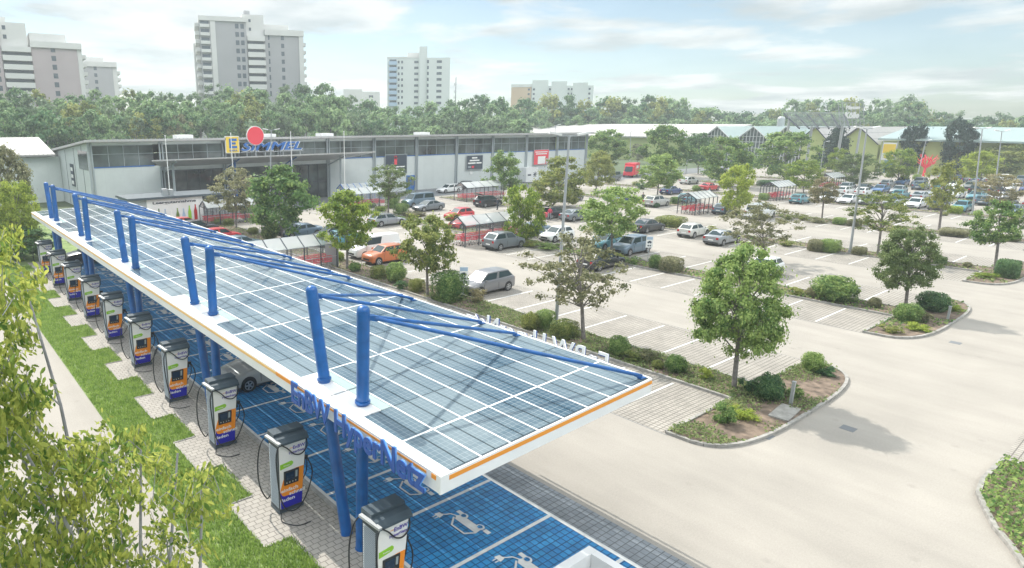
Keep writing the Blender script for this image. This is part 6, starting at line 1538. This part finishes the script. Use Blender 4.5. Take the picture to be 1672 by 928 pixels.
bgm = MB(); bgm.box(-.33, -.20, .55, .36, .20, 1.15); bo = bgm.build('shopping_bag', M['cartred']); bo.location = (P.x, P.y, 0); bo.rotation_euler = (0, 0, 1.0)
bv = bo.modifiers.new('b', 'BEVEL'); bv.width = .09; bv.segments = 2; tag(bo, 'big red shopping bag lying in the cart beside the woman in red', 'bag')

# ------------------------------------------------------------------ foreground tree
r = np.random.default_rng(21); rf = random.Random(8)
base = Vector((1.2, 5.4, 0))
t = thing('foreground_tree', 'leafy cherry-like tree with drooping yellow-green leaves at the lower left corner', 'tree', base)
EDGE = [(378, -40, 20), (400, -40, 60), (440, -40, 80), (480, -40, 75), (520, -40, 85), (560, -40, 100), (600, -40, 130), (640, -40, 165), (680, -40, 205), (720, -40, 260), (760, -40, 340), (800, -40, 365), (840, -40, 385), (880, -40, 350), (928, -40, 330), (990, -40, 310)]
cl = []
while len(cl) < 560:
    y = rf.uniform(380, 990); xr = interp([(e[0], e[2]) for e in EDGE], y); x = rf.uniform(-60, xr)
    edge_d = (xr - x) / 120
    if 600 < y < 720 and 80 < x < 220 and rf.random() < .80: continue
    if rf.random() > min(1, .50 + edge_d * .4): continue
    if 690 < y < 800 and 215 < x < 330 and rf.random() < .3: continue
    if y < 640 and rf.random() < (.66 if x < 50 else .7): continue
    if 510 < y < 700 and x > 45 + (y - 510) * .12 and rf.random() < .75: continue
    cl.append(at_dist(x, y, rf.uniform(6.6, 9.6)))
tb = MB(); leaders = []
rootp = Vector((0, 0, 0)); fork = Vector((.1, .6, 4.2)); 
def addbr(a, b, r0, r1, n=8):
    pts = []; d = b - a
    for i in range(5):
        u = i / 4; pts.append(a + d * u + Vector((rf.uniform(-1, 1), rf.uniform(-1, 1), 0)) * d.length * .04 * math.sin(u * 3.14))
    for i in range(4):
        ra = r0 + (r1 - r0) * i / 4; rb = r0 + (r1 - r0) * (i + 1) / 4; tb.tube(pts[i], pts[i + 1], ra, rb, n, False); leaders.append((pts[i + 1], rb))
addbr(rootp, fork, .17, .12)
tgt = [at_dist(60, 690, 8.2), at_dist(230, 735, 8.4), at_dist(30, 430, 9.0), at_dist(20, 600, 8.6), at_dist(330, 800, 7.6), at_dist(200, 880, 7.0), at_dist(20, 700, 7.4), at_dist(290, 740, 8.0), at_dist(-20, 560, 8.4)]
for q in tgt: addbr(fork + Vector((rf.uniform(-.1, .1), rf.uniform(-.1, .1), rf.uniform(-.6, .2))), q - base, .040, .012, 7)
LP, LU, LV = [], [], []
cl.sort(key=lambda c: (c - base - fork).length)
for c in cl:
    c = c - base; best = min(leaders, key=lambda l: (l[0] - c).length + max(0, l[0].z - c.z) * .5)
    a = best[0]; mid = a.lerp(c, .5) + Vector((0, 0, .12)); rr_ = min(best[1] * .6, .012)
    tb.tube(a, mid, rr_, rr_ * .7, 5, False); tb.tube(mid, c, rr_ * .7, .003, 4, False)
    if (a - c).length < 1.3: leaders.append((c, .007))
    dirn = (c - mid).normalized()
    for k in range(rf.randint(18, 28)):
        u = rf.uniform(-.2, 1.15); p = mid.lerp(c, .45 + .55 * u) + Vector((rf.gauss(0, .065), rf.gauss(0, .065), rf.gauss(0, .05)))
        droop = (Vector((rf.gauss(0, .55), rf.gauss(0, .55), -.75)) + dirn * .45).normalized()
        side = droop.cross(Vector((rf.gauss(0, 1), rf.gauss(0, 1), rf.gauss(0, .4)))).normalized()
        Ls = rf.uniform(.034, .055); LP.append(p); LU.append(droop * Ls); LV.append(side * Ls * .42)
tb.build('trunk', M['barkpale'], t, True)
P_, U_, V_ = (np.array([tuple(v) for v in a]) for a in (LP, LU, LV))
n = len(P_); N_ = np.cross(U_, V_); N_ /= np.linalg.norm(N_, axis=1)[:, None]; ln_ = np.linalg.norm(U_, axis=1)[:, None]
vs = np.stack([P_ - U_, P_ - U_ * .35 + V_ * .9 + N_ * ln_ * .16, P_ + U_ * .35 + V_ * .8 + N_ * ln_ * .12, P_ + U_ - N_ * ln_ * .12, P_ + U_ * .35 - V_ * .8 + N_ * ln_ * .12, P_ - U_ * .35 - V_ * .9 + N_ * ln_ * .16], 1).reshape(-1, 3)
me = bpy.data.meshes.new('leaves'); me.vertices.add(len(vs)); me.vertices.foreach_set('co', vs.astype(np.float32).ravel())
i6 = np.arange(n) * 6
fl = np.stack([i6, i6 + 1, i6 + 2, i6 + 3, i6, i6 + 3, i6 + 4, i6 + 5], 1).ravel().astype(np.int32)
me.loops.add(len(fl)); me.loops.foreach_set('vertex_index', fl); me.polygons.add(2 * n); me.polygons.foreach_set('loop_start', np.arange(0, 8 * n, 4, dtype=np.int32)); me.polygons.foreach_set('loop_total', np.full(2 * n, 4, np.int32))
me.materials.append(M['leaf_front']); me.update(calc_edges=True)
obj('crown', me, t)

# ------------------------------------------------------------------ air
HAZE = .0006
if HAZE:
    hz = bpy.data.materials.new('air'); hz.use_nodes = True; nt = hz.node_tree; nt.nodes.clear()
    o = nt.nodes.new('ShaderNodeOutputMaterial'); v = nt.nodes.new('ShaderNodeVolumePrincipled'); v.inputs['Color'].default_value = (.86, .94, 1, 1)
    v.inputs['Density'].default_value = HAZE; v.inputs['Anisotropy'].default_value = .3
    nt.links.new(v.outputs[0], o.inputs['Volume'])
    m = MB(); m.box(-384, -264, -1, 644, 644, 75); tag(m.build('haze', hz), 'thin pale haze over the whole car park and woodland', 'haze', kind='stuff')
